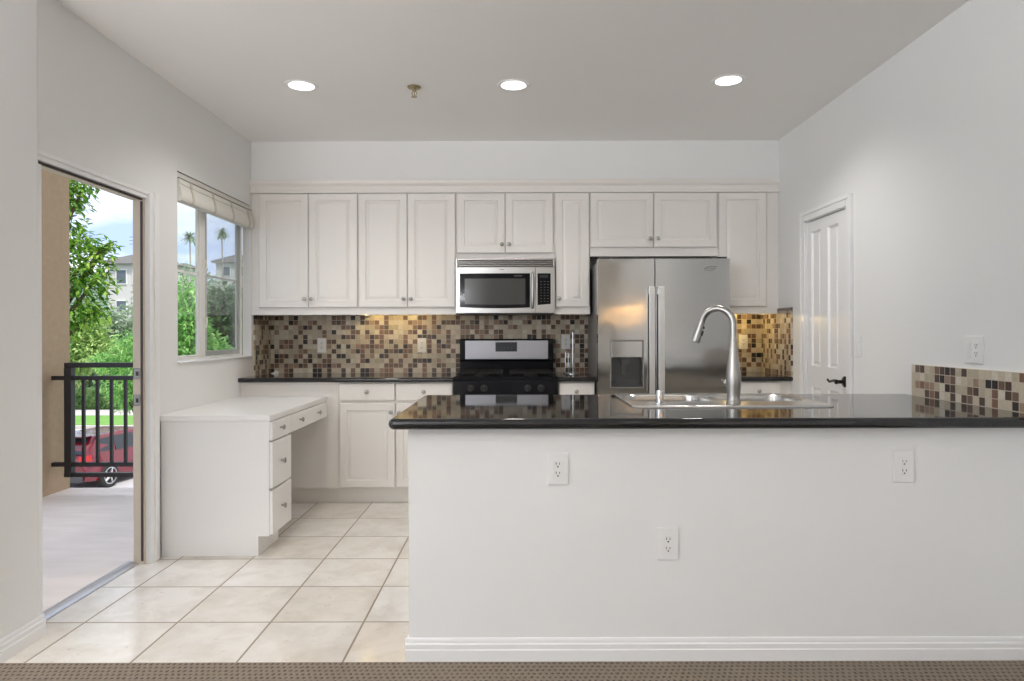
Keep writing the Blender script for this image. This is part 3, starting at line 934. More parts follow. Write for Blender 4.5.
# ------------------------------------------------------------------ sink, faucet, air gap
root = thing('kitchen_sink', 'stainless double-bowl sink set into the peninsula counter', 'sink', (0.905, 3.09, 0.9))
sx0, sx1, sy0, sy1 = 0.482, 1.330, 2.808, 3.372
def rrect(x0, x1, y0, y1, rad, z, n=5):
    pts = []
    for cx, cy, a0 in ((x1 - rad, y0 + rad, -90), (x1 - rad, y1 - rad, 0), (x0 + rad, y1 - rad, 90), (x0 + rad, y0 + rad, 180)):
        for k in range(n):
            t = math.radians(a0 + 90 * k / (n - 1))
            pts.append((cx + rad * math.cos(t), cy + rad * math.sin(t), z))
    return pts
b = MB()
bowls = [(0.522, 0.885), (0.925, 1.290)]
by0, by1 = 3.005, 3.338
outer_lo = [b.v(p) for p in rrect(sx0, sx1, sy0, sy1, 0.045, 0.9005)]
outer_mid = [b.v(p) for p in rrect(sx0 + 0.002, sx1 - 0.002, sy0 + 0.002, sy1 - 0.002, 0.044, 0.9055)]
outer_hi = [b.v(p) for p in rrect(sx0 + 0.008, sx1 - 0.008, sy0 + 0.008, sy1 - 0.008, 0.040, 0.908)]
inner_lo = [b.v(p) for p in rrect(sx0 + 0.016, sx1 - 0.016, sy0 + 0.016, sy1 - 0.016, 0.034, 0.9055)]
for a, c in ((outer_lo, outer_mid), (outer_mid, outer_hi), (outer_hi, inner_lo)):
    for i in range(len(a)):
        j = (i + 1) % len(a)
        b.f([a[i], a[j], c[j], c[i]])
loops = [inner_lo]
for (x0, x1) in bowls:
    tops = [b.v(p) for p in rrect(x0, x1, by0, by1, 0.06, 0.9055)]
    loops.append(tops)
    prev = tops
    for (ins, z) in ((0.006, 0.900), (0.010, 0.880), (0.018, 0.745), (0.032, 0.728), (0.06, 0.722)):
        cur = [b.v(p) for p in rrect(x0 + ins, x1 - ins, by0 + ins, by1 - ins, max(0.06 - ins * 0.3, 0.03), z)]
        for i in range(len(cur)):
            j = (i + 1) % len(cur)
            b.f([prev[i], prev[j], cur[j], cur[i]])
        prev = cur
    b.f(prev)
es = []
for vs in loops:
    for i in range(len(vs)):
        es.append(b.bm.edges.get((vs[i], vs[(i + 1) % len(vs)])) or b.bm.edges.new((vs[i], vs[(i + 1) % len(vs)])))
bmesh.ops.triangle_fill(b.bm, use_beauty=True, use_dissolve=False, edges=es)
b.build('basin', M['sink_steel'], root)
for (x0, x1) in bowls:
    b = MB(); b.lathe([(0.0, 0.0005), (0.042, 0.0005), (0.040, 0.004), (0.028, 0.002), (0.026, 0.001), (0.0, 0.001)], ((x0 + x1) / 2, (by0 + by1) / 2, 0.722), (0, 0, 1), 24, cap=False)
    b.build('drain', M['bright_chrome'], root)

fx, fy, fz = 0.941, 2.945, 0.906
root = thing('faucet', 'tall brushed nickel gooseneck faucet on the sink ledge', 'faucet', (fx, fy, fz))
b = MB()
b.lathe([(0.0, 0.0), (0.031, 0.0), (0.031, 0.006), (0.028, 0.010), (0.0285, 0.018), (0.027, 0.022), (0.028, 0.03), (0.0315, 0.075), (0.0325, 0.10), (0.031, 0.125), (0.026, 0.165), (0.0205, 0.205), (0.0185, 0.222), (0.0, 0.222)], (fx, fy, fz), (0, 0, 1), 28, cap=False)
b.build('faucet_body', M['chrome'], root)
b = MB(); b.lathe([(0.0, 0.222), (0.0205, 0.222), (0.0205, 0.232), (0.018, 0.236), (0.018, 0.248), (0.0, 0.249)], (fx, fy, fz), (0, 0, 1), 28, cap=False)
b.build('collar', M['chrome'], root)
sd = Vector((-0.126, 0.085, 0)); sdn = sd.normalized(); reach = sd.length
pts = []
zt0 = fz + 0.248
pts.append((fx, fy, zt0)); pts.append((fx, fy, zt0 + 0.03))
rad = reach / 2 * 0.92
zc = fz + 0.409 - rad
for k in range(0, 15):
    t = math.pi * k / 14 * 0.93
    p = Vector((fx, fy, zc)) + sdn * (rad - rad * math.cos(t)) + Vector((0, 0, rad * math.sin(t)))
    pts.append(tuple(p))
tip = Vector(pts[-1])
dirn = (Vector(pts[-1]) - Vector(pts[-2])).normalized()
b = MB(); b.tube(pts, [0.0165] + [0.0145] * (len(pts) - 1), 16)
b.build('gooseneck', M['chrome'], root)
e1 = tip + dirn * 0.012
b = MB(); b.tube([tip - dirn * 0.004, e1, e1 + dirn * 0.02, e1 + dirn * 0.075, e1 + dirn * 0.084], [0.0145, 0.0155, 0.0165, 0.0215, 0.0195], 18)
s = b.build('spray_head', M['chrome'], root)
out = (-sdn * 0.0 + Vector((0.75, -0.66, 0))).normalized()
for q, ln in ((0.018, 0.010), (0.045, 0.022)):
    c = e1 + dirn * q + out * (0.0165 + q * 0.07)
    b = MB(); b.tube([c - dirn * ln / 2, c + dirn * ln / 2], 0.006, 10)
    b.build('spray_button', M['dark_plastic'], s)
b = MB(); b.tube([(fx - 0.022, fy + 0.012, fz + 0.085), (fx - 0.036, fy + 0.016, fz + 0.086), (fx - 0.040, fy + 0.017, fz + 0.086)], [0.012, 0.011, 0.007], 14)
b.tube([(fx - 0.033, fy + 0.016, fz + 0.086), (fx - 0.028, fy + 0.06, fz + 0.090), (fx - 0.020, fy + 0.10, fz + 0.092)], [0.006, 0.005, 0.0045], 10)
b.build('lever', M['chrome'], root)

b = MB(); b.lathe([(0.0, 0.0), (0.021, 0.0), (0.021, 0.004), (0.0165, 0.007), (0.0165, 0.052), (0.0145, 0.060), (0.0, 0.062)], (0.607, 2.875, 0.906), (0, 0, 1), 24, cap=False)
b.box(0.600, 0.614, 2.857, 2.862, 0.93, 0.945)
tag(b.build('air_gap_cap', M['bright_chrome'], origin=(0.607, 2.875, 0.906)), 'small shiny chrome cylinder standing on the sink ledge left of the faucet', 'air gap')

# ------------------------------------------------------------------ desk
root = thing('desk', 'white built-in desk with drawers under the window', 'desk', (-1.65, 4.25, 0))
dx0, dxf = XL + 0.022, -1.345
b = MB()
b.box(dx0, dxf, 3.70, 3.718, 0.107, 0.734)
b.box(dx0, -1.405, 3.70, 3.718, 0.0, 0.107)
b.box(dx0, dxf - 0.001, 3.718, 4.012, 0.107, 0.734)
b.box(dx0, -1.405, 3.718, 4.012, 0.0, 0.107)
b.build('pedestal', M['desk'], root)
b = MB(); b.box(dxf - 0.022, dxf - 0.002, 4.013, 4.795, 0.64, 0.734)
b.build('apron', M['desk'], root)
b = MB(); b.box(XL + 0.001, -1.331, 3.685, 4.797, 0.735, 0.767, 0.004)
b.build('desk_top', M['desk'], root)
for (y0, y1, z0, z1, kn) in ((3.703, 4.010, 0.628, 0.730, (3.83,)), (3.703, 4.010, 0.366, 0.618, (3.84,)), (3.703, 4.010, 0.115, 0.356, (3.845,)), (4.014, 4.775, 0.628, 0.730, (4.17, 4.54))):
    b = MB(FRAME_LEFT); b.box(y0, y1, -dxf - 0.018, -dxf - 0.0, z0, z1, 0.003)
    d = b.build('drawer', M['desk'], root)
    for ky_ in kn:
        knob(d, dxf + 0.018, ky_, (z0 + z1) / 2 + 0.005, (1, 0, 0))

# ------------------------------------------------------------------ microwave
root = thing('microwave', 'stainless over-the-range microwave with black window', 'microwave', (-0.077, 5.18, 1.349))
mx0, mx1, myf = -0.4385, 0.2845, 4.965
zt, zb = 1.757, 1.349
b = MB(); b.box(mx0 + 0.003, mx1 - 0.003, 5.0, 5.388, zb + 0.012, zt - 0.001)
b.build('casing', M['dark_plastic'], root)
b = MB()
b.box(mx0, mx0 + 0.012, myf + 0.006, 5.0, 1.690, zt, 0.002).box(mx1 - 0.012, mx1, myf + 0.006, 5.0, 1.690, zt, 0.002)
b.box(mx0 + 0.012, mx1 - 0.012, myf + 0.006, 5.0, zt - 0.013, zt, 0.002)
b.box(mx0 + 0.012, mx1 - 0.012, myf + 0.022, 5.0, 1.690, zt - 0.013)
b.build('vent_housing', M['steel'], root)
b = MB()
for k in range(4):
    z = 1.694 + k * 0.0135
    b.prism([(myf + 0.022, z), (myf + 0.006, z), (myf + 0.006, z + 0.003), (myf + 0.022, z + 0.0085)], 'x', mx0 + 0.012, mx1 - 0.012)
b.build('vent_grille', simple('dark_steel_slats', (0.085, 0.08, 0.075), 0.45, 0.5, spec=0.3), root)

# bowed stainless front: door and control section share a gentle outward curve
def bow(x):
    t = (x - (mx0 + mx1) / 2) / ((mx1 - mx0) / 2)
    return myf - 0.016 * (1 - t * t)
def bowed(bb, x0, x1, zlo, zhi, d0, d1, n=14):
    """curved slab between z profiles; zlo / zhi may be functions of x; d0 back offset, d1 front offset from the bow"""
    rings = []
    for k in range(n + 1):
        x = x0 + (x1 - x0) * k / n
        a = zlo(x) if callable(zlo) else zlo
        c = zhi(x) if callable(zhi) else zhi
        yb_ = 5.0 if d0 is None else bow(x) + d0
        rings.append([(x, yb_, a), (x, bow(x) + d1, a), (x, bow(x) + d1, c), (x, yb_, c)])
    bb.loft(rings)
def arc(z, sag):
    return lambda x: z - sag * (1 - ((x + 0.112) / 0.30) ** 2)
xd = 0.142                              # door / controls split
wx0, wx1, wz0 = -0.409, 0.103, arc(1.400, 0.010)
wz1 = 1.645
b = MB()
bowed(b, mx0, xd, zb + 0.008, wz0, None, 0.0)
bowed(b, mx0, xd, wz1, 1.688, None, 0.0)
bowed(b, mx0, wx0, wz0, wz1, None, 0.0, 3)
bowed(b, wx1, xd, wz0, wz1, None, 0.0, 3)
door = b.build('door', M['steel_light'], root)
b = MB(); bowed(b, wx0, wx1, wz0, wz1, 0.012, 0.001)
fr = b.build('window_surround', M['black_glass'], door)
b = MB(); bowed(b, wx0 + 0.036, wx1 - 0.034, arc(1.424, 0.008), 1.607, 0.004, -0.0004)
b.build('window_glass', M['oven_window'], door)
b = MB()
hz = [(1.628, 0.012), (1.60, -0.018), (1.50, -0.026), (1.42, -0.018), (1.392, 0.012)]
b.tube([(0.121, bow(0.121) + d, z) for z, d in [(1.650, 0.006), (1.636, -0.016), (1.60, -0.026), (1.52, -0.030), (1.44, -0.026), (1.404, -0.016), (1.390, 0.006)]], [0.008, 0.011, 0.0125, 0.0125, 0.0125, 0.011, 0.008], 12)
b.build('handle', M['steel_light'], door)
b = MB()
bowed(b, -0.118, -0.085, 1.669, 1.676, 0.002, -0.001, 4)
b.build('badge', M['grey_plastic'], door)
b = MB(); bowed(b, xd + 0.003, mx1, zb + 0.008, 1.688, None, 0.0, 5)
ctl = b.build('control_panel', M['steel_light'], root)
b = MB(); bowed(b, 0.158, 0.254, lambda x: 1.413 + 0.008 * (x - 0.158) / 0.09, 1.645, 0.004, -0.001, 5)
kp = b.build('keypad', M['black_glass'], ctl)
b = MB(); bowed(b, 0.174, 0.236, 1.612, 1.634, 0.002, -0.002, 4)
b.build('display', M['screen_dark'], ctl)
b = MB()
for r_ in range(8):
    for c_ in range(3):
        xx = 0.176 + c_ * 0.025
        zz = 1.435 + r_ * 0.0205
        b.box(xx + 0.003, xx + 0.013, bow(xx) - 0.0022, bow(xx) + 0.001, zz + 0.004, zz + 0.007)
b.build('key_marks', simple('dim_key_print', (0.09, 0.09, 0.09), 0.5), ctl)
b = MB()
for k in range(9):
    b.box(-0.012 + k * 0.0065, -0.012 + k * 0.0065 + 0.0042, bow(0.015) - 0.0012, bow(0.015) + 0.004, 1.624, 1.628)
b.build('model_lettering', M['grey_plastic'], door)
b = MB(); b.box(mx0 + 0.003, mx1 - 0.003, 4.975, 5.385, zb, zb + 0.012, 0.003)
b.build('bottom_plate', M['dark_plastic'], root)

# ------------------------------------------------------------------ range
root = thing('range', 'black gas stove with stainless backguard below the microwave', 'stove', (-0.073, 5.08, 0))
rx0, rx1 = -0.4395, 0.2925
b = MB(); b.box(rx0 + 0.002, rx1 - 0.002, 4.80, 5.385, 0.06, 0.884)
for x in (rx0 + 0.04, rx1 - 0.04):
    for y in (4.85, 5.34):
        b.cyl((x, y, 0), (x, y, 0.06), 0.016, seg=10)
b.build('stove_body', M['black_gloss'], root)
b = MB()
b.box(rx0, rx1, 4.775, 5.30, 0.884, 0.897, 0.004)
b.box(rx0 + 0.004, rx1 - 0.004, 4.775, 4.79, 0.897, 0.902, 0.002).box(rx0 + 0.004, rx0 + 0.016, 4.79, 5.30, 0.897, 0.902, 0.002).box(rx1 - 0.016, rx1 - 0.004, 4.79, 5.30, 0.897, 0.902, 0.002)
b.build('cooktop', M['black_gloss'], root)
b = MB(); b.prism([(4.80, 0.884), (4.765, 0.884), (4.755, 0.872), (4.748, 0.775), (4.752, 0.768), (4.80, 0.768)], 'x', rx0, rx1)
cp = b.build('control_panel', M['black_gloss'], root)
for kx in (-0.318, -0.224, 0.080, 0.174):
    b = MB(); b.lathe([(0.0, 0.0), (0.026, 0.0), (0.025, 0.006), (0.020, 0.009), (0.019, 0.026), (0.016, 0.029), (0.0, 0.029)], (kx, 4.752, 0.823), (0, -1, 0.06), 20, cap=False)
    b.box(kx - 0.004, kx + 0.004, 4.716, 4.726, 0.806, 0.842, 0.002)
    b.build('burner_knob', simple('black_knob_plastic', (0.02, 0.02, 0.021), 0.4, spec=0.25), cp)
b = MB(); b.box(rx0 + 0.004, rx1 - 0.004, 4.762, 4.80, 0.235, 0.760, 0.006)
od = b.build('oven_door', M['black_gloss'], root)
b = MB(); b.box(rx0 + 0.12, rx1 - 0.12, 4.760, 4.763, 0.36, 0.62, 0.001)
b.build('oven_glass', M['black_glass'], od)
b = MB(); b.tube([(rx0 + 0.06, 4.762, 0.70), (rx0 + 0.06, 4.720, 0.70), (rx1 - 0.06, 4.720, 0.70), (rx1 - 0.06, 4.762, 0.70)], 0.011, 12)
b.build('oven_handle', M['dark_plastic'], od)
b = MB(); b.box(rx0 + 0.004, rx1 - 0.004, 4.766, 4.80, 0.07, 0.228, 0.006)
b.build('warming_drawer', M['black_gloss'], root)
# backguard
b = MB()
b.prism([(5.385, 0.885), (5.300, 0.885), (5.300, 0.99), (5.285, 1.0), (5.285, 1.155), (5.292, 1.164), (5.385, 1.164)], 'x', rx0 + 0.003, rx1 - 0.003)
bg = b.build('backguard', M['black_gloss'], root)
b = MB(); b.box(-0.395, 0.249, 5.280, 5.286, 1.008, 1.152, 0.003)
b.build('backguard_fascia', simple('cool_brushed_steel', (0.36, 0.36, 0.39), 0.36, 1.0, vary=0.04, scale=6, stretch=(0.2, 1, 25)), bg)
b = MB(); b.box(-0.160, 0.008, 5.277, 5.281, 1.066, 1.140, 0.002)
cl = b.build('clock_display', M['screen_dark'], bg)
b = MB()
for k in range(4):
    x0 = -0.125 + k * 0.028
    b.box(x0, x0 + 0.012, 5.2758, 5.2775, 1.092, 1.095)
b.build('clock_marks', simple('dim_display_digits', (0.07, 0.075, 0.08), 0.4), bg)
# grates and burners: two wide grates
for gx in (-0.255, 0.108):
    for gy in (4.92, 5.16):
        b = MB(); b.lathe([(0.0, 0.0), (0.052, 0.0), (0.050, 0.008), (0.036, 0.010), (0.034, 0.018), (0.0, 0.019)], (gx, gy, 0.897), (0, 0, 1), 22, cap=False)
        b.build('burner', M['black_iron'], root)
    b = MB()
    zg = 0.925
    hw = 0.150
    rw = 0.0055
    for y in (4.815, 5.04, 5.265):
        b.box(gx - hw, gx + hw, y - rw, y + rw, zg - 0.006, zg + 0.006, 0.002)
    for x in (gx - hw, gx + hw):
        b.box(x - rw, x + rw, 4.815, 5.265, zg - 0.006, zg + 0.006, 0.002)
        for y in (4.815, 5.265):
            b.box(x - rw, x + rw, y - rw, y + rw, 0.897, zg, 0.001)
    for gy in (4.92, 5.16):
        for k in range(4):
            a = math.pi / 4 + math.pi / 2 * k
            b.tube([(gx + 0.028 * math.cos(a), gy + 0.028 * math.sin(a), zg + 0.004), (gx + 0.125 * math.cos(a), gy + 0.095 * math.sin(a), zg)], 0.005, 6)
        b.box(gx - hw, gx - 0.03, gy - rw, gy + rw, zg - 0.004, zg + 0.005).box(gx + 0.03, gx + hw, gy - rw, gy + rw, zg - 0.004, zg + 0.005)
    b.build('burner_grate', M['black_iron'], root)

# ------------------------------------------------------------------ refrigerator
root = thing('refrigerator', 'stainless side-by-side refrigerator with an ice and water dispenser', 'refrigerator', (1.02, 5.05, 0))
fx0, fx1, fyf = 0.566, 1.476, 4.69
b = MB(); b.box(fx0 + 0.004, fx1 - 0.004, 4.768, 5.385, 0.03, 1.705, 0.004)
b.build('cabinet_shell', simple('grey_painted_steel', (0.22, 0.215, 0.21), 0.35, 0.3, vary=0.04), root)
b = MB(); b.box(fx0 + 0.01, fx1 - 0.01, 4.74, 4.765, 0.02, 0.095)
b.build('kick_grille', M['dark_plastic'], root)
for x in (fx0 + 0.06, fx1 - 0.06):
    for y in (4.81, 5.33):
        b = MB(); b.cyl((x, y, 0), (x, y, 0.03), 0.02, seg=10)
        b.build('foot', M['dark_plastic'], root)
def fridge_steel():
    m, n, l, bs = new_mat('fridge_brushed_steel')
    tc = n.new('ShaderNodeTexCoord')
    mp = n.new('ShaderNodeMapping'); mp.inputs['Scale'].default_value = (2, 2, 220)
    l.new(tc.outputs['Object'], mp.inputs[0])
    no = n.new('ShaderNodeTexNoise'); no.inputs['Scale'].default_value = 1.0; no.inputs['Detail'].default_value = 3
    l.new(mp.outputs[0], no.inputs['Vector'])
    l.new(mix_rgb(n, l, no.outputs['Fac'], (0.45, 0.445, 0.43), (0.50, 0.495, 0.48)), bs.inputs['Base Color'])
    bs.inputs['Metallic'].default_value = 1.0
    bs.inputs['Roughness'].default_value = 0.11
    n2 = n.new('ShaderNodeTexNoise'); n2.inputs['Scale'].default_value = 3.0; n2.inputs['Detail'].default_value = 1.5
    l.new(tc.outputs['Object'], n2.inputs['Vector'])
    bp = n.new('ShaderNodeBump'); bp.inputs['Strength'].default_value = 0.2; bp.inputs['Distance'].default_value = 0.02
    l.new(n2.outputs['Fac'], bp.inputs['Height'])
    l.new(bp.outputs[0], bs.inputs['Normal'])
    return m
M['fridge'] = fridge_steel()
xs_ = 0.959
dzt, dzb = 1.72, 0.105
ddx0, ddx1, ddz0, ddz1 = 0.655, 0.876, 0.833, 1.155
b = MB()
yb_ = 4.762
b.box(fx0, ddx0, fyf, yb_, dzb, dzt).box(ddx1, xs_ - 0.003, fyf, yb_, dzb, dzt)
b.box(ddx0, ddx1, fyf, yb_, dzb, ddz0).box(ddx0, ddx1, fyf, yb_, ddz1, dzt)
fd = b.build('freezer_door', M['fridge'], root)
b = MB()
b.box(ddx0, ddx1, fyf + 0.060, fyf + 0.066, ddz0, ddz1)
b.box(ddx0, ddx0 + 0.008, fyf + 0.001, fyf + 0.060, ddz0, 1.037).box(ddx1 - 0.008, ddx1, fyf + 0.001, fyf + 0.060, ddz0, 1.037)
b.prism([(fyf + 0.001, ddz0), (fyf + 0.001, ddz0 + 0.01), (fyf + 0.060, ddz0 + 0.035), (fyf + 0.060, ddz0)], 'x', ddx0 + 0.008, ddx1 - 0.008)
dp = b.build('dispenser_recess', M['dark_plastic'], fd)
b = MB(); b.box(ddx0 + 0.004, ddx1 - 0.004, fyf - 0.0015, fyf + 0.058, 1.040, ddz1 - 0.004, 0.003)
b.build('dispenser_panel', M['fridge'], fd)
b = MB()
e = 0.006
b.box(ddx0 - e, ddx1 + e, fyf - 0.003, fyf + 0.003, ddz1 - 0.002, ddz1 + e, 0.002).box(ddx0 - e, ddx1 + e, fyf - 0.003, fyf + 0.003, ddz0 - e, ddz0 + 0.002, 0.002)
b.box(ddx0 - e, ddx0 + 0.002, fyf - 0.003, fyf + 0.003, ddz0, ddz1, 0.002).box(ddx1 - 0.002, ddx1 + e, fyf - 0.003, fyf + 0.003, ddz0, ddz1, 0.002)
b.build('dispenser_bezel', M['grey_plastic'], fd)
xc = (ddx0 + ddx1) / 2 - 0.008
b = MB(); b.prism([(xc - 0.035, 1.037), (xc + 0.035, 1.037), (xc + 0.022, 0.985), (xc - 0.022, 0.985)], 'y', fyf + 0.012, fyf + 0.058)
b.box(xc - 0.018, xc + 0.018, fyf + 0.040, fyf + 0.050, 0.925, 0.985, 0.003)
b.build('dispenser_paddle', M['dark_plastic'], fd)
b = MB(); b.box(xs_ + 0.003, fx1, fyf, yb_, dzb, dzt)
rd = b.build('fridge_door', M['fridge'], root)
for x0, x1, par in ((0.912, 0.951, fd), (0.974, 1.018, rd)):
    b = MB()
    y_h = fyf - 0.045
    b.box(x0, x1, y_h, y_h + 0.016, 0.56, 1.527, 0.005)
    b.box(x0 + 0.006, x1 - 0.006, y_h + 0.014, fyf, 1.475, 1.515, 0.003).box(x0 + 0.006, x1 - 0.006, y_h + 0.014, fyf, 0.572, 0.612, 0.003)
    b.build('door_handle', M['handle_steel'], par)
for x in (fx0 + 0.05, fx1 - 0.05):
    b = MB(); b.box(x - 0.035, x + 0.035, 4.70, 4.80, 1.721, 1.734, 0.004)
    b.build('hinge_cover', M['dark_plastic'], root)
# small oval emblem with a line of fine lettering near the top of the fridge door
b = MB()
ex, ez = 1.345, 1.652
ring = [(ex + 0.043 * math.cos(2 * math.pi * k / 28 + 0.3), fyf - 0.0008, ez + 0.014 * math.sin(2 * math.pi * k / 28 + 0.3) + 0.006 * math.cos(2 * math.pi * k / 28 + 0.3)) for k in range(23)]
b.tube(ring, 0.0011, 6)
for k in range(8):
    x = ex - 0.034 + k * 0.0092
    hgt = 0.008 if k in (0, 1, 3, 5) else 0.005
    b.box(x, x + 0.0016, fyf - 0.0016, fyf + 0.001, ez - 0.004, ez - 0.004 + hgt)
    b.box(x + 0.0016, x + 0.005, fyf - 0.0016, fyf + 0.001, ez - 0.004, ez - 0.0025)
b.build('emblem', M['dark_plastic'], rd)

# ------------------------------------------------------------------ small counter things
root = thing('paper_towel_holder', 'empty chrome paper towel holder on the counter beside the stove', 'paper towel holder', (0.42, 5.20, 0.898))
hx, hy = 0.435, 5.20
b = MB(); b.lathe([(0.0, 0.0), (0.062, 0.0), (0.062, 0.004), (0.055, 0.009), (0.012, 0.011), (0.0, 0.011)], (hx - 0.012, hy, 0.898), (0, 0, 1), 28, cap=False)
b.build('base', M['bright_chrome'], root)
b = MB(); b.cyl((hx, hy, 0.908), (hx, hy, 1.215), 0.0065, seg=12).lathe([(0.0, 0.0), (0.008, 0.0), (0.011, 0.008), (0.008, 0.016), (0.0, 0.019)], (hx, hy, 1.214), (0, 0, 1), 14, cap=False)
b.build('post', M['bright_chrome'], root)
b = MB(); b.tube([(hx - 0.058, hy - 0.01, 0.906), (hx - 0.058, hy - 0.01, 1.055), (hx - 0.052, hy - 0.01, 1.065), (hx - 0.044, hy - 0.01, 1.068), (hx - 0.038, hy - 0.01, 1.062), (hx - 0.036, hy - 0.01, 1.05), (hx - 0.036, hy - 0.01, 0.906)], 0.003, 8)
b.build('tension_wire', M['bright_chrome'], root)
rng = random.Random(4)
b = MB()
cx_, cy_ = -1.90, 5.30
rr_ = []
for k in range(5):
    x = cx_ + 0.048 * k / 4
    zz = 0.903 + 0.022 * (0.2 if k < 2 else 1.0) * (0.6 + 0.4 * rng.random())
    rr_.append([(x, cy_ - 0.018, 0.8985), (x + rng.uniform(-.004, .004), cy_ - 0.016, zz - 0.004), (x, cy_, zz), (x + rng.uniform(-.004, .004), cy_ + 0.014, zz - 0.003), (x, cy_ + 0.018, 0.8985)])
b.loft(rr_)
tag(b.build('paper_scrap', M['paper'], origin=(cx_, cy_, 0.8985)), 'small crumpled white scrap on the dark counter in the left corner', 'scrap')

# ------------------------------------------------------------------ outlets and switches
def outlet(label, loc, gangs=('outlet',), face='-y', w=0.080, h=0.120, group='wall outlets and switches', plate='plate'):
    root = thing('wall_outlet' if 'outlet' in gangs else 'light_switch', label, 'outlet' if 'outlet' in gangs else 'light switch', loc, group)
    F = Matrix.Identity(4) if face == '-y' else (FRAME_RIGHT if face == '-x' else FRAME_LEFT)
    L = Vector(loc)
    F = Matrix.Translation(L) @ F
    def bld(bb, n, m, p):
        return bb.build(n, m, p)
    W_ = w if len(gangs) == 1 else w + 0.046 * (len(gangs) - 1)
    bb = MB(F); bb.box(-W_ / 2, W_ / 2, -0.006, -0.0005, -h / 2, h / 2, 0.0025)
    bb.box(-W_ / 2 + 0.004, W_ / 2 - 0.004, -0.0075, -0.005, -h / 2 + 0.004, h / 2 - 0.004, 0.001)
    pl = bld(bb, 'cover_plate', M[plate], root)
    for i, g in enumerate(gangs):
        cx = (i - (len(gangs) - 1) / 2) * 0.046
        bb = MB(F); bb.box(cx - 0.0165, cx + 0.0165, -0.0095, -0.007, -0.033, 0.033, 0.001)
        ins = bld(bb, 'socket_face' if g == 'outlet' else 'rocker', M['plate'], root)
        if g == 'outlet':
            bb = MB(F)
            for zc_ in (0.017, -0.017):
                bb.box(cx - 0.0075, cx - 0.0050, -0.0102, -0.009, zc_ - 0.001, zc_ + 0.008)
                bb.box(cx + 0.0050, cx + 0.0075, -0.0102, -0.009, zc_ - 0.001, zc_ + 0.007)
                bb.lathe([(0.0, 0.0), (0.0032, 0.0), (0.0032, 0.0012), (0.0, 0.0012)], (cx, -0.009, zc_ - 0.0075), (0, -1, 0), 10, cap=False)
            bld(bb, 'slots', M['slot'], ins)
        else:
            bb = MB(F); bb.prism([(-0.0115, 0.028), (-0.0095, 0.028), (-0.0095, -0.028), (-0.0098, -0.028)], 'x', cx - 0.012, cx + 0.012)
            bld(bb, 'paddle', M['plate'], ins)
    return root

outlet('white outlet high on the peninsula wall at its left end', (0.153, PY0, 0.708))
outlet('white outlet high on the peninsula wall at its right end', (1.430, PY0, 0.714))
outlet('white outlet low in the middle of the peninsula wall', (0.559, PY0, 0.430))
outlet('white outlet on the mosaic backsplash nearest the window', (-1.538, 5.389, 1.117), w=0.07, h=0.115)
outlet('white outlet on the mosaic backsplash just left of the stove', (-0.745, 5.389, 1.114), w=0.07, h=0.115)
outlet('pale outlet on the mosaic between the stove and the refrigerator', (0.394, 5.389, 1.140), w=0.07, h=0.115)
outlet('white outlet on the mosaic right of the refrigerator', (1.80, 5.389, 1.135), w=0.07, h=0.115)
outlet('white light switch on the wall beside the panelled door', (XR, 3.865, 1.13), ('switch',), '-x', w=0.075, h=0.12)
outlet('double switch and outlet plate above the low mosaic strip', (XR, 2.885, 1.134), ('outlet', 'switch'), '-x', w=0.074, h=0.118)

# ------------------------------------------------------------------ ceiling
def can_light(x, y, label):
    root = thing('recessed_light', label, 'ceiling light', (x, y, CEIL), 'recessed ceiling lights')
    bb = MB(); bb.lathe([(0.072, 0.0), (0.094, 0.0), (0.094, -0.003), (0.088, -0.006), (0.072, -0.003)], (x, y, CEIL), (0, 0, 1), 36, cap=False)
    bb.build('trim_ring', M['trim'], root)
    bb = MB(); bb.lathe([(0.0, -0.001), (0.0735, -0.001), (0.0735, -0.002), (0.0, -0.003)], (x, y, CEIL), (0, 0, 1), 36, cap=False)
    bb.build('lens', M['lens'], root)
def can_glow(x, y, power):
    d = bpy.data.lights.new('downlight', 'SPOT'); d.energy = power; d.color = (1.0, 0.97, 0.93)
    d.spot_size = math.radians(140); d.spot_blend = 0.8; d.shadow_soft_size = 0.07
    o = bpy.data.objects.new('downlight', d); o.location = (x, y, CEIL - 0.02); COL.objects.link(o)
for x, y, lab in ((-1.225, 3.894, 'lit recessed ceiling light nearest the window wall'), (-0.011, 3.894, 'lit recessed ceiling light in the middle, in front of the microwave'), (1.20, 3.83, 'lit recessed ceiling light nearest the right wall, above the sink')):
    can_light(x, y, lab)
    can_glow(x, y, 36)

root = thing('sprinkler_head', 'small metal fire sprinkler hanging from the ceiling between two lights', 'sprinkler', (-0.583, 3.92, CEIL))
b = MB(); b.lathe([(0.0, 0.0), (0.040, 0.0), (0.040, -0.003), (0.033, -0.010), (0.022, -0.013), (0.0, -0.013)], (-0.583, 3.92, CEIL), (0, 0, 1), 28, cap=False)
b.build('escutcheon', M['brass'], root)
b = MB()
b.cyl((-0.583, 3.92, CEIL - 0.012), (-0.583, 3.92, CEIL - 0.026), 0.010, seg=12)
for s_ in (-1, 1):
    b.tube([(-0.583 + s_ * 0.008, 3.92, CEIL - 0.024), (-0.583 + s_ * 0.014, 3.92, CEIL - 0.036), (-0.583 + s_ * 0.010, 3.92, CEIL - 0.050), (-0.583, 3.92, CEIL - 0.056)], 0.0028, 6)
b.cyl((-0.583, 3.92, CEIL - 0.026), (-0.583, 3.92, CEIL - 0.052), 0.003, seg=8)
b.build('sprinkler_frame', M['brass'], root)
b = MB(); b.lathe([(0.0, 0.0), (0.017, 0.0), (0.017, -0.0018), (0.0, -0.0018)], (-0.583, 3.92, CEIL - 0.057), (0, 0, 1), 20, cap=False)
b.build('deflector', M['brass'], root)

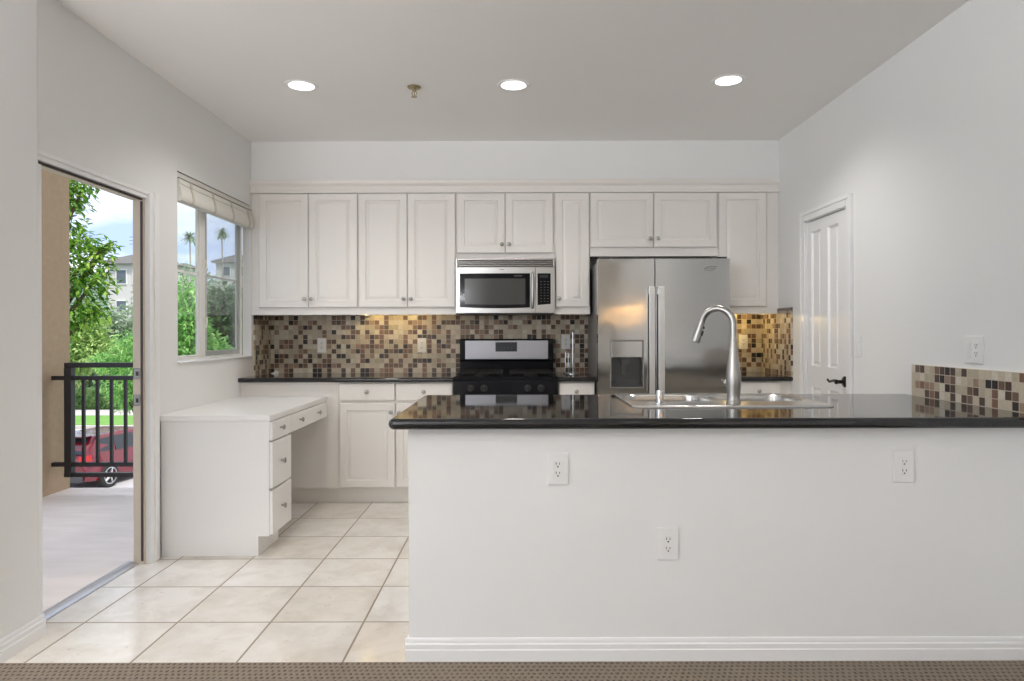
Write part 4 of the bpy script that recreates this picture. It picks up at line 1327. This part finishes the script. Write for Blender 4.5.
# ------------------------------------------------------------------ balcony
b = MB(); b.box(-3.75, XOUT, 2.64, 5.40, -0.2, -0.01).box(XOUT, XL - 0.08, 2.72, 3.85, -0.2, -0.01)
struct(b.build('floor_balcony', M['concrete']), 'pale worn concrete floor of the balcony', 'balcony floor')
b = MB(); b.box(-3.78, -3.545, 4.75, 5.40, -0.01, 2.9)
struct(b.build('wall_balcony', M['stucco']), 'tan stucco pier at the side of the balcony', 'wall')
b = MB(); b.box(XOUT, XR + 0.2, -4.3, 5.60, 2.94, 5.8)  # unseen mass added overhead to keep the sun off balcony and pier
struct(b.build('wall_sun_block', M['stucco']), 'tan stucco storey added out of view to shade the balcony', 'wall')
root = thing('balcony_railing', 'dark metal balcony railing with vertical bars beyond the doorway', 'railing', (-2.8, 5.2, 0))
ry = 5.20
b = MB(); b.box(-3.442, XOUT, ry - 0.025, ry + 0.025, 0.955, 0.992, 0.003)
b.build('top_rail', M['rail'], root)
for z in (0.875, 0.215, 0.135):
    b = MB(); b.box(-3.545 if z != 0.135 else -3.45, XOUT, ry - 0.018, ry + 0.018, z - 0.016, z + 0.016, 0.003)
    b.build('rail', M['rail'], root)
b = MB(); b.box(-3.442, -3.388, ry - 0.027, ry + 0.027, 0.12, 0.955, 0.003)
b.build('end_post', M['rail'], root)
x = -3.388 + 0.08
while x < XOUT - 0.05:
    b = MB(); b.box(x - 0.010, x + 0.010, ry - 0.010, ry + 0.010, 0.231, 0.859)
    b.build('baluster', M['rail'], root)
    x += 0.107

# the railing's return along the open side of the balcony
for z in (0.974, 0.875, 0.215, 0.135):
    b = MB(); b.box(-3.68, -3.644, 2.66, 4.75, z - 0.016, z + 0.016, 0.003)
    b.build('rail', M['rail'], root)
y = 2.76
while y < 4.72:
    b = MB(); b.box(-3.672, -3.652, y - 0.010, y + 0.010, 0.231, 0.859)
    b.build('baluster', M['rail'], root)
    y += 0.107

# ------------------------------------------------------------------ outdoors
G = -3.0
b = MB(); b.box(-220, 60, 3.0, 320, G - 1.2, G - 0.05)
struct(b.build('ground', M['soil']), 'planted ground beyond the building', 'ground')
b = MB(); b.box(-60, 10, 14, 30.2, G - 0.05, G)
struct(b.build('street', M['asphalt']), 'pale street with the parked red car', 'street')
b = MB(); b.box(-60, 10, 30.2, 30.5, G - 0.05, G + 0.13, 0.02)
struct(b.build('kerb', M['sidewalk']), 'concrete kerb across the street', 'kerb')
b = MB(); b.box(-60, 10, 30.5, 34, G - 0.05, G + 0.14)
tag(b.build('lawn_strip', M['grass']), 'green grass strip across the street', 'grass', None, 'stuff')
b = MB(); b.box(-60, 10, 34, 36.5, G - 0.05, G + 0.15)
struct(b.build('sidewalk', M['sidewalk']), 'pale sidewalk beyond the grass strip', 'sidewalk')
b = MB()
# near verge in front of the car
b.box(-60, 10, 13.3, 14, G - 0.05, G + 0.12)
tag(b.build('lawn', M['grass']), 'narrow green verge between the parked car and the trees', 'grass', None, 'stuff')
# hills
b = MB()
rg = []
rng = random.Random(2)
for k in range(41):
    x = -210 + k * 6.5
    h = 11 + 4.0 * math.sin(k * 0.37 + 1.0) + 2.0 * math.sin(k * 0.9) + rng.uniform(-.5, .5)
    rg.append([(x, 110, G), (x, 128, G + h * 0.55), (x, 145, G + h * 0.95), (x, 165, G + h * 1.25), (x, 190, G + h * 1.1), (x, 220, G)])
b.loft(rg)
struct(b.build('hills', M['hill'], smooth=60), 'hazy wooded hillside far beyond the street', 'hills')

def leaves(bm_verts, bm_faces, c, r, n, size, rng, shell=0.55, droop=0.3, aspect=0.45):
    for _ in range(n):
        while True:
            p = Vector((rng.uniform(-1, 1), rng.uniform(-1, 1), rng.uniform(-1, 1)))
            if 0.05 < p.length <= 1:
                break
        p = p.normalized() * (shell + (1 - shell) * rng.random() if rng.random() < 0.75 else rng.random())
        q = Vector((c[0] + p.x * r[0], c[1] + p.y * r[1], c[2] + p.z * r[2]))
        d = Vector((p.x + rng.uniform(-.9, .9), p.y + rng.uniform(-.9, .9), p.z * 0.6 - droop + rng.uniform(-.8, .8)))
        if d.length < 0.01: d = Vector((1, 0, 0))
        d.normalize()
        up = Vector((rng.uniform(-.5, .5), rng.uniform(-.5, .5), 1))
        s = d.cross(up)
        if s.length < 0.01: s = Vector((1, 0, 0))
        s.normalize()
        nn = s.cross(d)
        L = size * rng.uniform(0.7, 1.3)
        Wd = L * aspect
        i = len(bm_verts)
        bm_verts.extend([q, q + d * L * 0.45 + s * Wd * 0.5 + nn * L * 0.06, q + d * L - nn * L * 0.08, q + d * L * 0.45 - s * Wd * 0.5 + nn * L * 0.06])
        bm_faces.extend([(i, i + 1, i + 2), (i, i + 2, i + 3)])

def leaf_mesh(name, verts, faces, m, parent):
    off = world_origin(parent)
    me = bpy.data.meshes.new(name)
    me.from_pydata([tuple(v - off) for v in verts], [], faces)
    me.materials.append(m)
    o = bpy.data.objects.new(name, me)
    COL.objects.link(o)
    o.parent = parent
    return o

def tree(name, label, cat, base, blobs, n, size, m, bark, seed, trunk_r=0.12, group=None, aspect=0.45, shell=0.5):
    rng = random.Random(seed)
    root = thing(name, label, cat, base, group)
    V, Fc = [], []
    tot = sum(r[0] * r[1] + r[0] * r[2] for _, r in blobs)
    for c, r in blobs:
        leaves(V, Fc, c, r, int(n * (r[0] * r[1] + r[0] * r[2]) / tot), size, rng, aspect=aspect, shell=shell)
    leaf_mesh('foliage', V, Fc, m, root)
    bb = MB()
    cz_ = sum(c[2] for c, _ in blobs) / len(blobs)
    cx_ = sum(c[0] for c, _ in blobs) / len(blobs)
    cy_ = sum(c[1] for c, _ in blobs) / len(blobs)
    fork = Vector((base[0] * 0.6 + cx_ * 0.4, base[1] * 0.6 + cy_ * 0.4, base[2] + (cz_ - base[2]) * 0.55))
    bb.tube([base, (Vector(base) + fork) / 2 + Vector((rng.uniform(-.1, .1), 0, 0)), fork], [trunk_r, trunk_r * 0.8, trunk_r * 0.65], 10)
    for c, r in blobs:
        mid = (fork + Vector(c)) / 2 + Vector((rng.uniform(-.15, .15), rng.uniform(-.15, .15), 0.1))
        bb.tube([fork, mid, c, Vector(c) + Vector((rng.uniform(-.5, .5) * r[0], rng.uniform(-.5, .5) * r[1], 0.5 * r[2]))], [trunk_r * 0.5, trunk_r * 0.35, trunk_r * 0.18, trunk_r * 0.08], 7)
    bb.build('trunk', bark, root)
    return root

def at(px, py, Y):     # a point of the street scene at depth Y
    return ((px - 516) / 680 * Y, Y, EYE + (333 - py) / 680 * Y)

# 1 broad glossy leaves close to the balcony
Y = 11.0
bl = [(at(73, 190, Y), (0.33, 0.4, 0.28)), (at(86, 183, Y), (0.22, 0.3, 0.16)), (at(70, 240, Y), (0.36, 0.4, 0.22)), (at(84, 262, Y), (0.48, 0.5, 0.42)), (at(100, 250, Y), (0.16, 0.25, 0.12)),
      (at(95, 280, Y), (0.34, 0.4, 0.36)), (at(78, 300, Y), (0.45, 0.5, 0.42)), (at(96, 312, Y), (0.22, 0.3, 0.16)), (at(108, 243, Y), (0.16, 0.2, 0.1)), (at(50, 250, Y), (0.7, 0.6, 0.9)), (at(40, 190, Y), (0.8, 0.7, 0.8)), (at(55, 320, Y), (0.5, 0.5, 0.3))]
tree('leafy_tree', 'broad-leaved glossy green tree close beside the stucco pier', 'tree', (-9.4, 11.2, G - 0.05), bl, 4300, 0.12, M['leaf_glossy'], M['bark'], 11)
# 2 feathery bright tree at the right of the doorway
Y = 15.0
bl = [(at(128, 380, Y), (0.55, 0.6, 0.5)), (at(112, 362, Y), (0.4, 0.5, 0.24)), (at(134, 345, Y), (0.42, 0.5, 0.32)), (at(150, 370, Y), (0.6, 0.6, 0.8)), (at(126, 398, Y), (0.3, 0.4, 0.3)), (at(104, 358, Y), (0.22, 0.3, 0.14)), (at(160, 330, Y), (0.5, 0.6, 0.5))]
tree('feathery_tree', 'bright feathery tree leaning in beside the right door jamb', 'tree', (-8.2, 15.3, G), bl, 5200, 0.12, M['leaf_fern'], M['bark'], 12, 0.09, aspect=0.25)
# 3 yellow-green shrub low behind the railing
Y = 17.5
bl = [(at(80, 345, Y), (0.7, 0.6, 0.7)), (at(98, 352, Y), (0.6, 0.6, 0.5)), (at(86, 325, Y), (0.5, 0.5, 0.4)), (at(68, 372, Y), (0.4, 0.5, 0.35))]
tree('yellow_shrub', 'pale yellow-green shrub behind the top of the railing', 'shrub', (-12.6, 17.8, G), bl, 3600, 0.15, M['leaf_yellow'], M['bark'], 13, 0.06)
# 4 grey-green tree across the street
Y = 43.5
bl = [(at(115, 335, Y), (2.0, 1.6, 1.5)), (at(100, 322, Y), (1.2, 1.2, 1.0)), (at(130, 325, Y), (1.6, 1.4, 1.5)), (at(90, 345, Y), (1.5, 1.4, 1.3)), (at(110, 355, Y), (2.2, 1.6, 1.3))]
tree('grey_green_tree', 'rounded grey-green tree across the street', 'tree', (-25.5, 43.9, G), bl, 5200, 0.32, M['leaf_grey'], M['bark'], 14, 0.2)
# 5, 6 outside the window
Y = 12.5
bl = [(at(186, 345, Y), (0.42, 0.5, 0.4)), (at(182, 318, Y), (0.36, 0.4, 0.36)), (at(193, 330, Y), (0.32, 0.4, 0.4)), (at(188, 292, Y), (0.26, 0.3, 0.3)), (at(180, 365, Y), (0.5, 0.5, 0.3)), (at(200, 362, Y), (0.5, 0.5, 0.4)), (at(215, 345, Y), (0.25, 0.3, 0.22)), (at(222, 358, Y), (0.3, 0.3, 0.2))]
tree('window_shrub', 'bright green tree filling the left light of the window', 'tree', (-6.0, 12.8, G - 0.05), bl, 3800, 0.13, M['leaf_fern'], M['bark'], 15, 0.07, aspect=0.4)
Y = 20.0
bl = [(at(222, 335, Y), (1.1, 1.0, 1.0)), (at(236, 318, Y), (0.9, 0.9, 0.9)), (at(212, 312, Y), (0.7, 0.8, 0.7)), (at(226, 300, Y), (0.6, 0.7, 0.5)), (at(245, 345, Y), (1.2, 1.0, 1.0)), (at(205, 350, Y), (1.0, 1.0, 0.8))]
tree('dark_tree', 'darker green tree seen through the screened right light of the window', 'tree', (-8.6, 20.4, G), bl, 4600, 0.20, M['leaf_dark'], M['bark'], 16, 0.14)
# trees farther off
far = [('tall_tree', 'distant green tree rising behind the railing', 84, 330, 55, 3.0, 'leaf_dark', 21),
       ('hazy_tree', 'distant grey-green tree below the pale house', 128, 315, 78, 2.6, 'leaf_grey', 22),
       ('round_tree', 'distant tree at the top of the left window light', 186, 285, 48, 2.2, 'leaf_grey', 23),
       ('bushy_tree', 'distant tree low in the right window light, below the hillside', 220, 300, 92, 3.6, 'leaf_dark', 24)]
for nm, lab, px, py, Y, R, mm, sd_ in far:
    c = Vector(at(px, py, Y))
    bl = [(tuple(c), (R, R, R * 0.8)), (tuple(c + Vector((-R * 0.9, 0, -R * 0.4))), (R * 0.8, R * 0.8, R * 0.7)), (tuple(c + Vector((R * 0.9, 0, -R * 0.5))), (R * 0.8, R * 0.8, R * 0.7)), (tuple(c + Vector((0, 0, -R * 1.0))), (R * 1.2, R, R * 0.8))]
    tree(nm, lab, 'tree', (c.x, Y + 0.5, G), bl, 2600, R * 0.16, M[mm], M['bark'], sd_, 0.3)
# hedge across the street
root = thing('hedge', 'dark clipped hedge behind the sidewalk across the street', 'hedge', (-24, 38.2, G))
V, Fc = [], []
rng = random.Random(31)
for k in range(9):
    leaves(V, Fc, (-30 + k * 1.35, 37.6, G + 0.75), (0.95, 0.6, 0.75), 420, 0.2, rng, shell=0.8)
leaf_mesh('foliage', V, Fc, M['leaf_dark'], root)
b = MB(); b.box(-30.8, -18.4, 37.3, 37.9, G + 0.05, G + 1.25, 0.15)
b.build('hedge_core', M['soil'], root)

def palm(label, px, py, Y, R, seed):
    c = Vector(at(px, py, Y))
    root = thing('palm_tree', label, 'palm tree', (c.x, Y, G), 'palms beyond the window')
    rng = random.Random(seed)
    bb = MB()
    bb.tube([(c.x, Y, G), (c.x + 0.15, Y, (G + c.z) / 2), tuple(c)], [0.12, 0.07, 0.06], 10)
    bb.build('trunk', M['pale_bark'], root)
    V, Fc = [], []
    for k in range(80):
        a = rng.uniform(0, 2 * math.pi)
        el = rng.uniform(-0.9, 1.2)
        d = Vector((math.cos(a) * math.cos(el), math.sin(a) * math.cos(el), math.sin(el)))
        side = d.cross(Vector((0, 0, 1))).normalized()
        for j in range(5):
            t0 = j / 5
            p = c + d * R * t0 + Vector((0, 0, -0.35 * R * t0 * t0))
            p2 = c + d * R * (t0 + 0.28) + Vector((0, 0, -0.35 * R * (t0 + 0.28) ** 2))
            w_ = R * 0.15 * (1 - 0.5 * t0)
            i = len(V)
            V.extend([p, (p + p2) / 2 + side * w_, p2, (p + p2) / 2 - side * w_])
            Fc.extend([(i, i + 1, i + 2), (i, i + 2, i + 3)])
    leaf_mesh('fronds', V, Fc, M['leaf_grey'], root)
palm('tall thin palm seen through the left light of the window', 190, 236, 60, 0.78, 41)
palm('palm with a round crown seen through the right light of the window', 222, 231, 58, 0.62, 42)

# pale house on the slope, with an antenna mast
def house(label, px0, px1, ytop, ybot, Y, roof_h, seed, antenna=None):
    x0, x1 = (px0 - 516) / 680 * Y, (px1 - 516) / 680 * Y
    z1 = EYE + (333 - ytop) / 680 * Y
    root = thing('house', label, 'house', ((x0 + x1) / 2, Y, G))
    dep = 7.0
    bb = MB(); bb.box(x0, x1, Y, Y + dep, G - 0.05, z1)
    bb.build('house_wall', M['stucco_white'], root)
    bb = MB()
    ov = 0.5
    bb.prism([(x0 - ov, z1), (x1 + ov, z1), (x1 + ov, z1 + 0.25), ((x0 + x1) / 2, z1 + roof_h), (x0 - ov, z1 + 0.25)], 'y', Y - ov, Y + dep + ov)
    bb.build('roof', M['roof_tile'], root)
    wd = (x1 - x0)
    for i in range(3):
        for j in range(2):
            wx = x0 + wd * (0.15 + 0.28 * i)
            wz = z1 - 1.9 - 3.0 * j
            bb = MB(); bb.box(wx, wx + wd * 0.16, Y - 0.06, Y + 0.02, wz, wz + 1.3)
            w_ = bb.build('house_window', M['house_glass'], root)
            bb = MB(); bb.box(wx - 0.08, wx, Y - 0.1, Y, wz - 0.08, wz + 1.38).box(wx + wd * 0.16, wx + wd * 0.16 + 0.08, Y - 0.1, Y, wz - 0.08, wz + 1.38).box(wx, wx + wd * 0.16, Y - 0.1, Y, wz - 0.08, wz).box(wx, wx + wd * 0.16, Y - 0.1, Y, wz + 1.3, wz + 1.38)
            bb.build('window_frame', M['window_vinyl'], w_)
    if antenna:
        bb = MB(); ax = x0 + wd * antenna
        bb.cyl((ax, Y + 2, z1 + 0.1), (ax, Y + 2, z1 + 3.2), 0.05, seg=6)
        for k in range(3):
            bb.cyl((ax - 0.5, Y + 2, z1 + 2.2 + k * 0.35), (ax + 0.5, Y + 2, z1 + 2.2 + k * 0.35), 0.03, seg=6)
        bb.build('antenna', M['grey_plastic'], root)
    return root
house('pale house with a grey roof and an antenna seen through the doorway', 108, 168, 263, 320, 66, 0.9, 1, 0.25)
house('large pale house on the hillside seen through the right light of the window', 216, 262, 262, 290, 100, 1.2, 2)

# ------------------------------------------------------------------ parked car
def car(label, centre, heading):
    root = thing('car', label, 'car', centre)
    ang = math.atan2(heading[1], heading[0])
    F = Matrix.Translation(Vector(centre)) @ Matrix.Rotation(ang, 4, 'Z')
    # local: +x forward, y to the left, z up
    def body_ring(x, w, zlo, zhi, sh):
        return [(x, -w + 0.06, zlo), (x, w - 0.06, zlo), (x, w, zlo + 0.15), (x, w, zlo + (zhi - zlo) * 0.6), (x, w - sh, zhi), (x, -w + sh, zhi), (x, -w, zlo + (zhi - zlo) * 0.6), (x, -w, zlo + 0.15)]
    bb = MB(F)
    st = [(-2.12, 0.72, 0.40, 0.82, 0.10), (-2.06, 0.82, 0.30, 0.92, 0.10), (-1.6, 0.88, 0.24, 0.97, 0.07), (-0.6, 0.90, 0.22, 0.95, 0.05), (0.6, 0.90, 0.22, 0.94, 0.05), (1.0, 0.89, 0.22, 0.95, 0.07),
          (1.6, 0.86, 0.24, 0.86, 0.12), (2.0, 0.78, 0.30, 0.74, 0.14), (2.14, 0.66, 0.38, 0.62, 0.12)]
    bb.loft([body_ring(*s_) for s_ in st])
    body = bb.build('car_body', M['car_red'], root, smooth=40)
    bb = MB(F)
    def cab_ring(z, xa, xb, w):
        n = 4
        return [(xa, -w * 0.9, z), (xa - 0.02, 0, z), (xa, w * 0.9, z), (xa + 0.12, w, z), ((xa + xb) / 2, w * 1.01, z), (xb - 0.12, w, z), (xb, w * 0.88, z), (xb + 0.06, 0, z), (xb, -w * 0.88, z), (xb - 0.12, -w, z), ((xa + xb) / 2, -w * 1.01, z), (xa + 0.12, -w, z)]
    bb.loft([cab_ring(0.90, -1.98, 1.10, 0.80), cab_ring(1.15, -1.90, 0.74, 0.74), cab_ring(1.40, -1.62, 0.30, 0.64), cab_ring(1.46, -1.45, 0.12, 0.58)])
    bb.build('roof', M['car_red'], root, smooth=40)
    def quad(pts, th, n_, m_, par):
        b2 = MB(F)
        c = sum((Vector(p) for p in pts), Vector()) / 4
        nn = (Vector(pts[1]) - Vector(pts[0])).cross(Vector(pts[3]) - Vector(pts[0])).normalized()
        if nn.dot(c - Vector((-0.4, 0, 1.0))) < 0: nn = -nn
        b2.loft([[Vector(p) - nn * th for p in pts], [Vector(p) + nn * 0.014 for p in pts]])
        return b2.build(n_, m_, par)
    quad([(1.06, -0.66, 0.96), (1.06, 0.66, 0.96), (0.36, 0.52, 1.38), (0.36, -0.52, 1.38)], 0.02, 'windshield', M['car_glass'], root)
    quad([(-1.98, -0.62, 1.0), (-1.98, 0.62, 1.0), (-1.66, 0.52, 1.38), (-1.66, -0.52, 1.38)], 0.02, 'rear_window', M['car_glass'], root)
    for s_ in (-1, 1):
        quad([(0.80, s_ * 0.795, 0.98), (-0.10, s_ * 0.795, 0.98), (-0.10, s_ * 0.665, 1.36), (0.28, s_ * 0.665, 1.36)], 0.02, 'side_window', M['car_glass'], root)
        quad([(-0.20, s_ * 0.795, 0.98), (-0.98, s_ * 0.795, 0.98), (-0.98, s_ * 0.665, 1.36), (-0.20, s_ * 0.665, 1.36)], 0.02, 'side_window', M['car_glass'], root)
        quad([(-1.06, s_ * 0.785, 0.99), (-1.62, s_ * 0.76, 1.02), (-1.42, s_ * 0.66, 1.34), (-1.06, s_ * 0.668, 1.36)], 0.02, 'side_window', M['car_glass'], root)
        b2 = MB(F); b2.box(0.72, 0.90, s_ * 0.98 - 0.08, s_ * 0.98 + 0.08, 0.96, 1.08, 0.03)
        b2.build('mirror', M['car_red'], root)
        b2 = MB(F); b2.loft([[(2.02, s_ * 0.40, 0.56), (1.86, s_ * 0.76, 0.58), (1.84, s_ * 0.78, 0.72), (2.00, s_ * 0.42, 0.68)], [(2.12, s_ * 0.42, 0.56), (1.94, s_ * 0.82, 0.58), (1.90, s_ * 0.82, 0.73), (2.06, s_ * 0.44, 0.69)]])
        b2.build('headlight', M['alloy'], root)
        for xw in (1.30, -1.32):
            q = F @ Vector((xw, s_ * 0.80, 0.33))
            axis = (F.to_3x3() @ Vector((0, s_, 0)))
            b2 = MB(); b2.lathe([(0.0, -0.12), (0.30, -0.12), (0.33, -0.09), (0.33, 0.09), (0.30, 0.115), (0.235, 0.115), (0.225, 0.09), (0.0, 0.08)], q, axis, 28, cap=False)
            w_ = b2.build('wheel', M['tyre'], root)
            b2 = MB()
            qr = Vector(axis).normalized().to_track_quat('Z', 'Y')
            for k in range(5):
                a = 2 * math.pi * k / 5
                p0 = q + qr @ Vector((0.03 * math.cos(a), 0.03 * math.sin(a), 0.105))
                p1 = q + qr @ Vector((0.215 * math.cos(a), 0.215 * math.sin(a), 0.105))
                b2.tube([p0, p1], [0.04, 0.03], 6)
            b2.lathe([(0.205, 0.095), (0.232, 0.095), (0.232, 0.12), (0.205, 0.12)], q, axis, 28, cap=False)
            b2.lathe([(0.0, 0.09), (0.05, 0.09), (0.045, 0.125), (0.0, 0.128)], q, axis, 16, cap=False)
            b2.build('rim', M['alloy'], w_)
    for s_ in (-1, 1):
        b2 = MB(F); b2.loft([[(-2.05, s_ * 0.80, 0.72), (-1.90, s_ * 0.86, 0.72), (-1.86, s_ * 0.80, 0.98), (-2.0, s_ * 0.74, 0.98)], [(-2.15, s_ * 0.66, 0.72), (-2.02, s_ * 0.885, 0.72), (-1.98, s_ * 0.84, 0.98), (-2.10, s_ * 0.62, 0.96)]])
        b2.build('tail_light', simple('tail_light_red', (0.45, 0.02, 0.02), 0.2), root)
    b2 = MB(F); b2.box(-2.20, -1.96, -0.74, 0.74, 0.28, 0.46, 0.05)
    b2.build('rear_bumper', M['dark_plastic'], root)
    b2 = MB(F); b2.box(-2.145, -2.10, -0.24, 0.24, 0.60, 0.72, 0.008)
    b2.build('number_plate', M['plate'], root)
    b2 = MB(F); b2.box(-1.86, -1.56, -0.55, 0.55, 1.42, 1.46, 0.015)
    b2.build('roof_spoiler', M['car_red'], root)
    b2 = MB(F); b2.box(2.02, 2.16, -0.42, 0.42, 0.40, 0.56, 0.03)
    b2.build('grille', M['dark_plastic'], root)
    b2 = MB(F); b2.box(1.96, 2.19, -0.68, 0.68, 0.24, 0.38, 0.05)
    b2.build('front_bumper', M['dark_plastic'], root)
    return root
car('dark red parked car seen between the railing bars', (-11.83, 20.13, G), (0.163, 0.988))
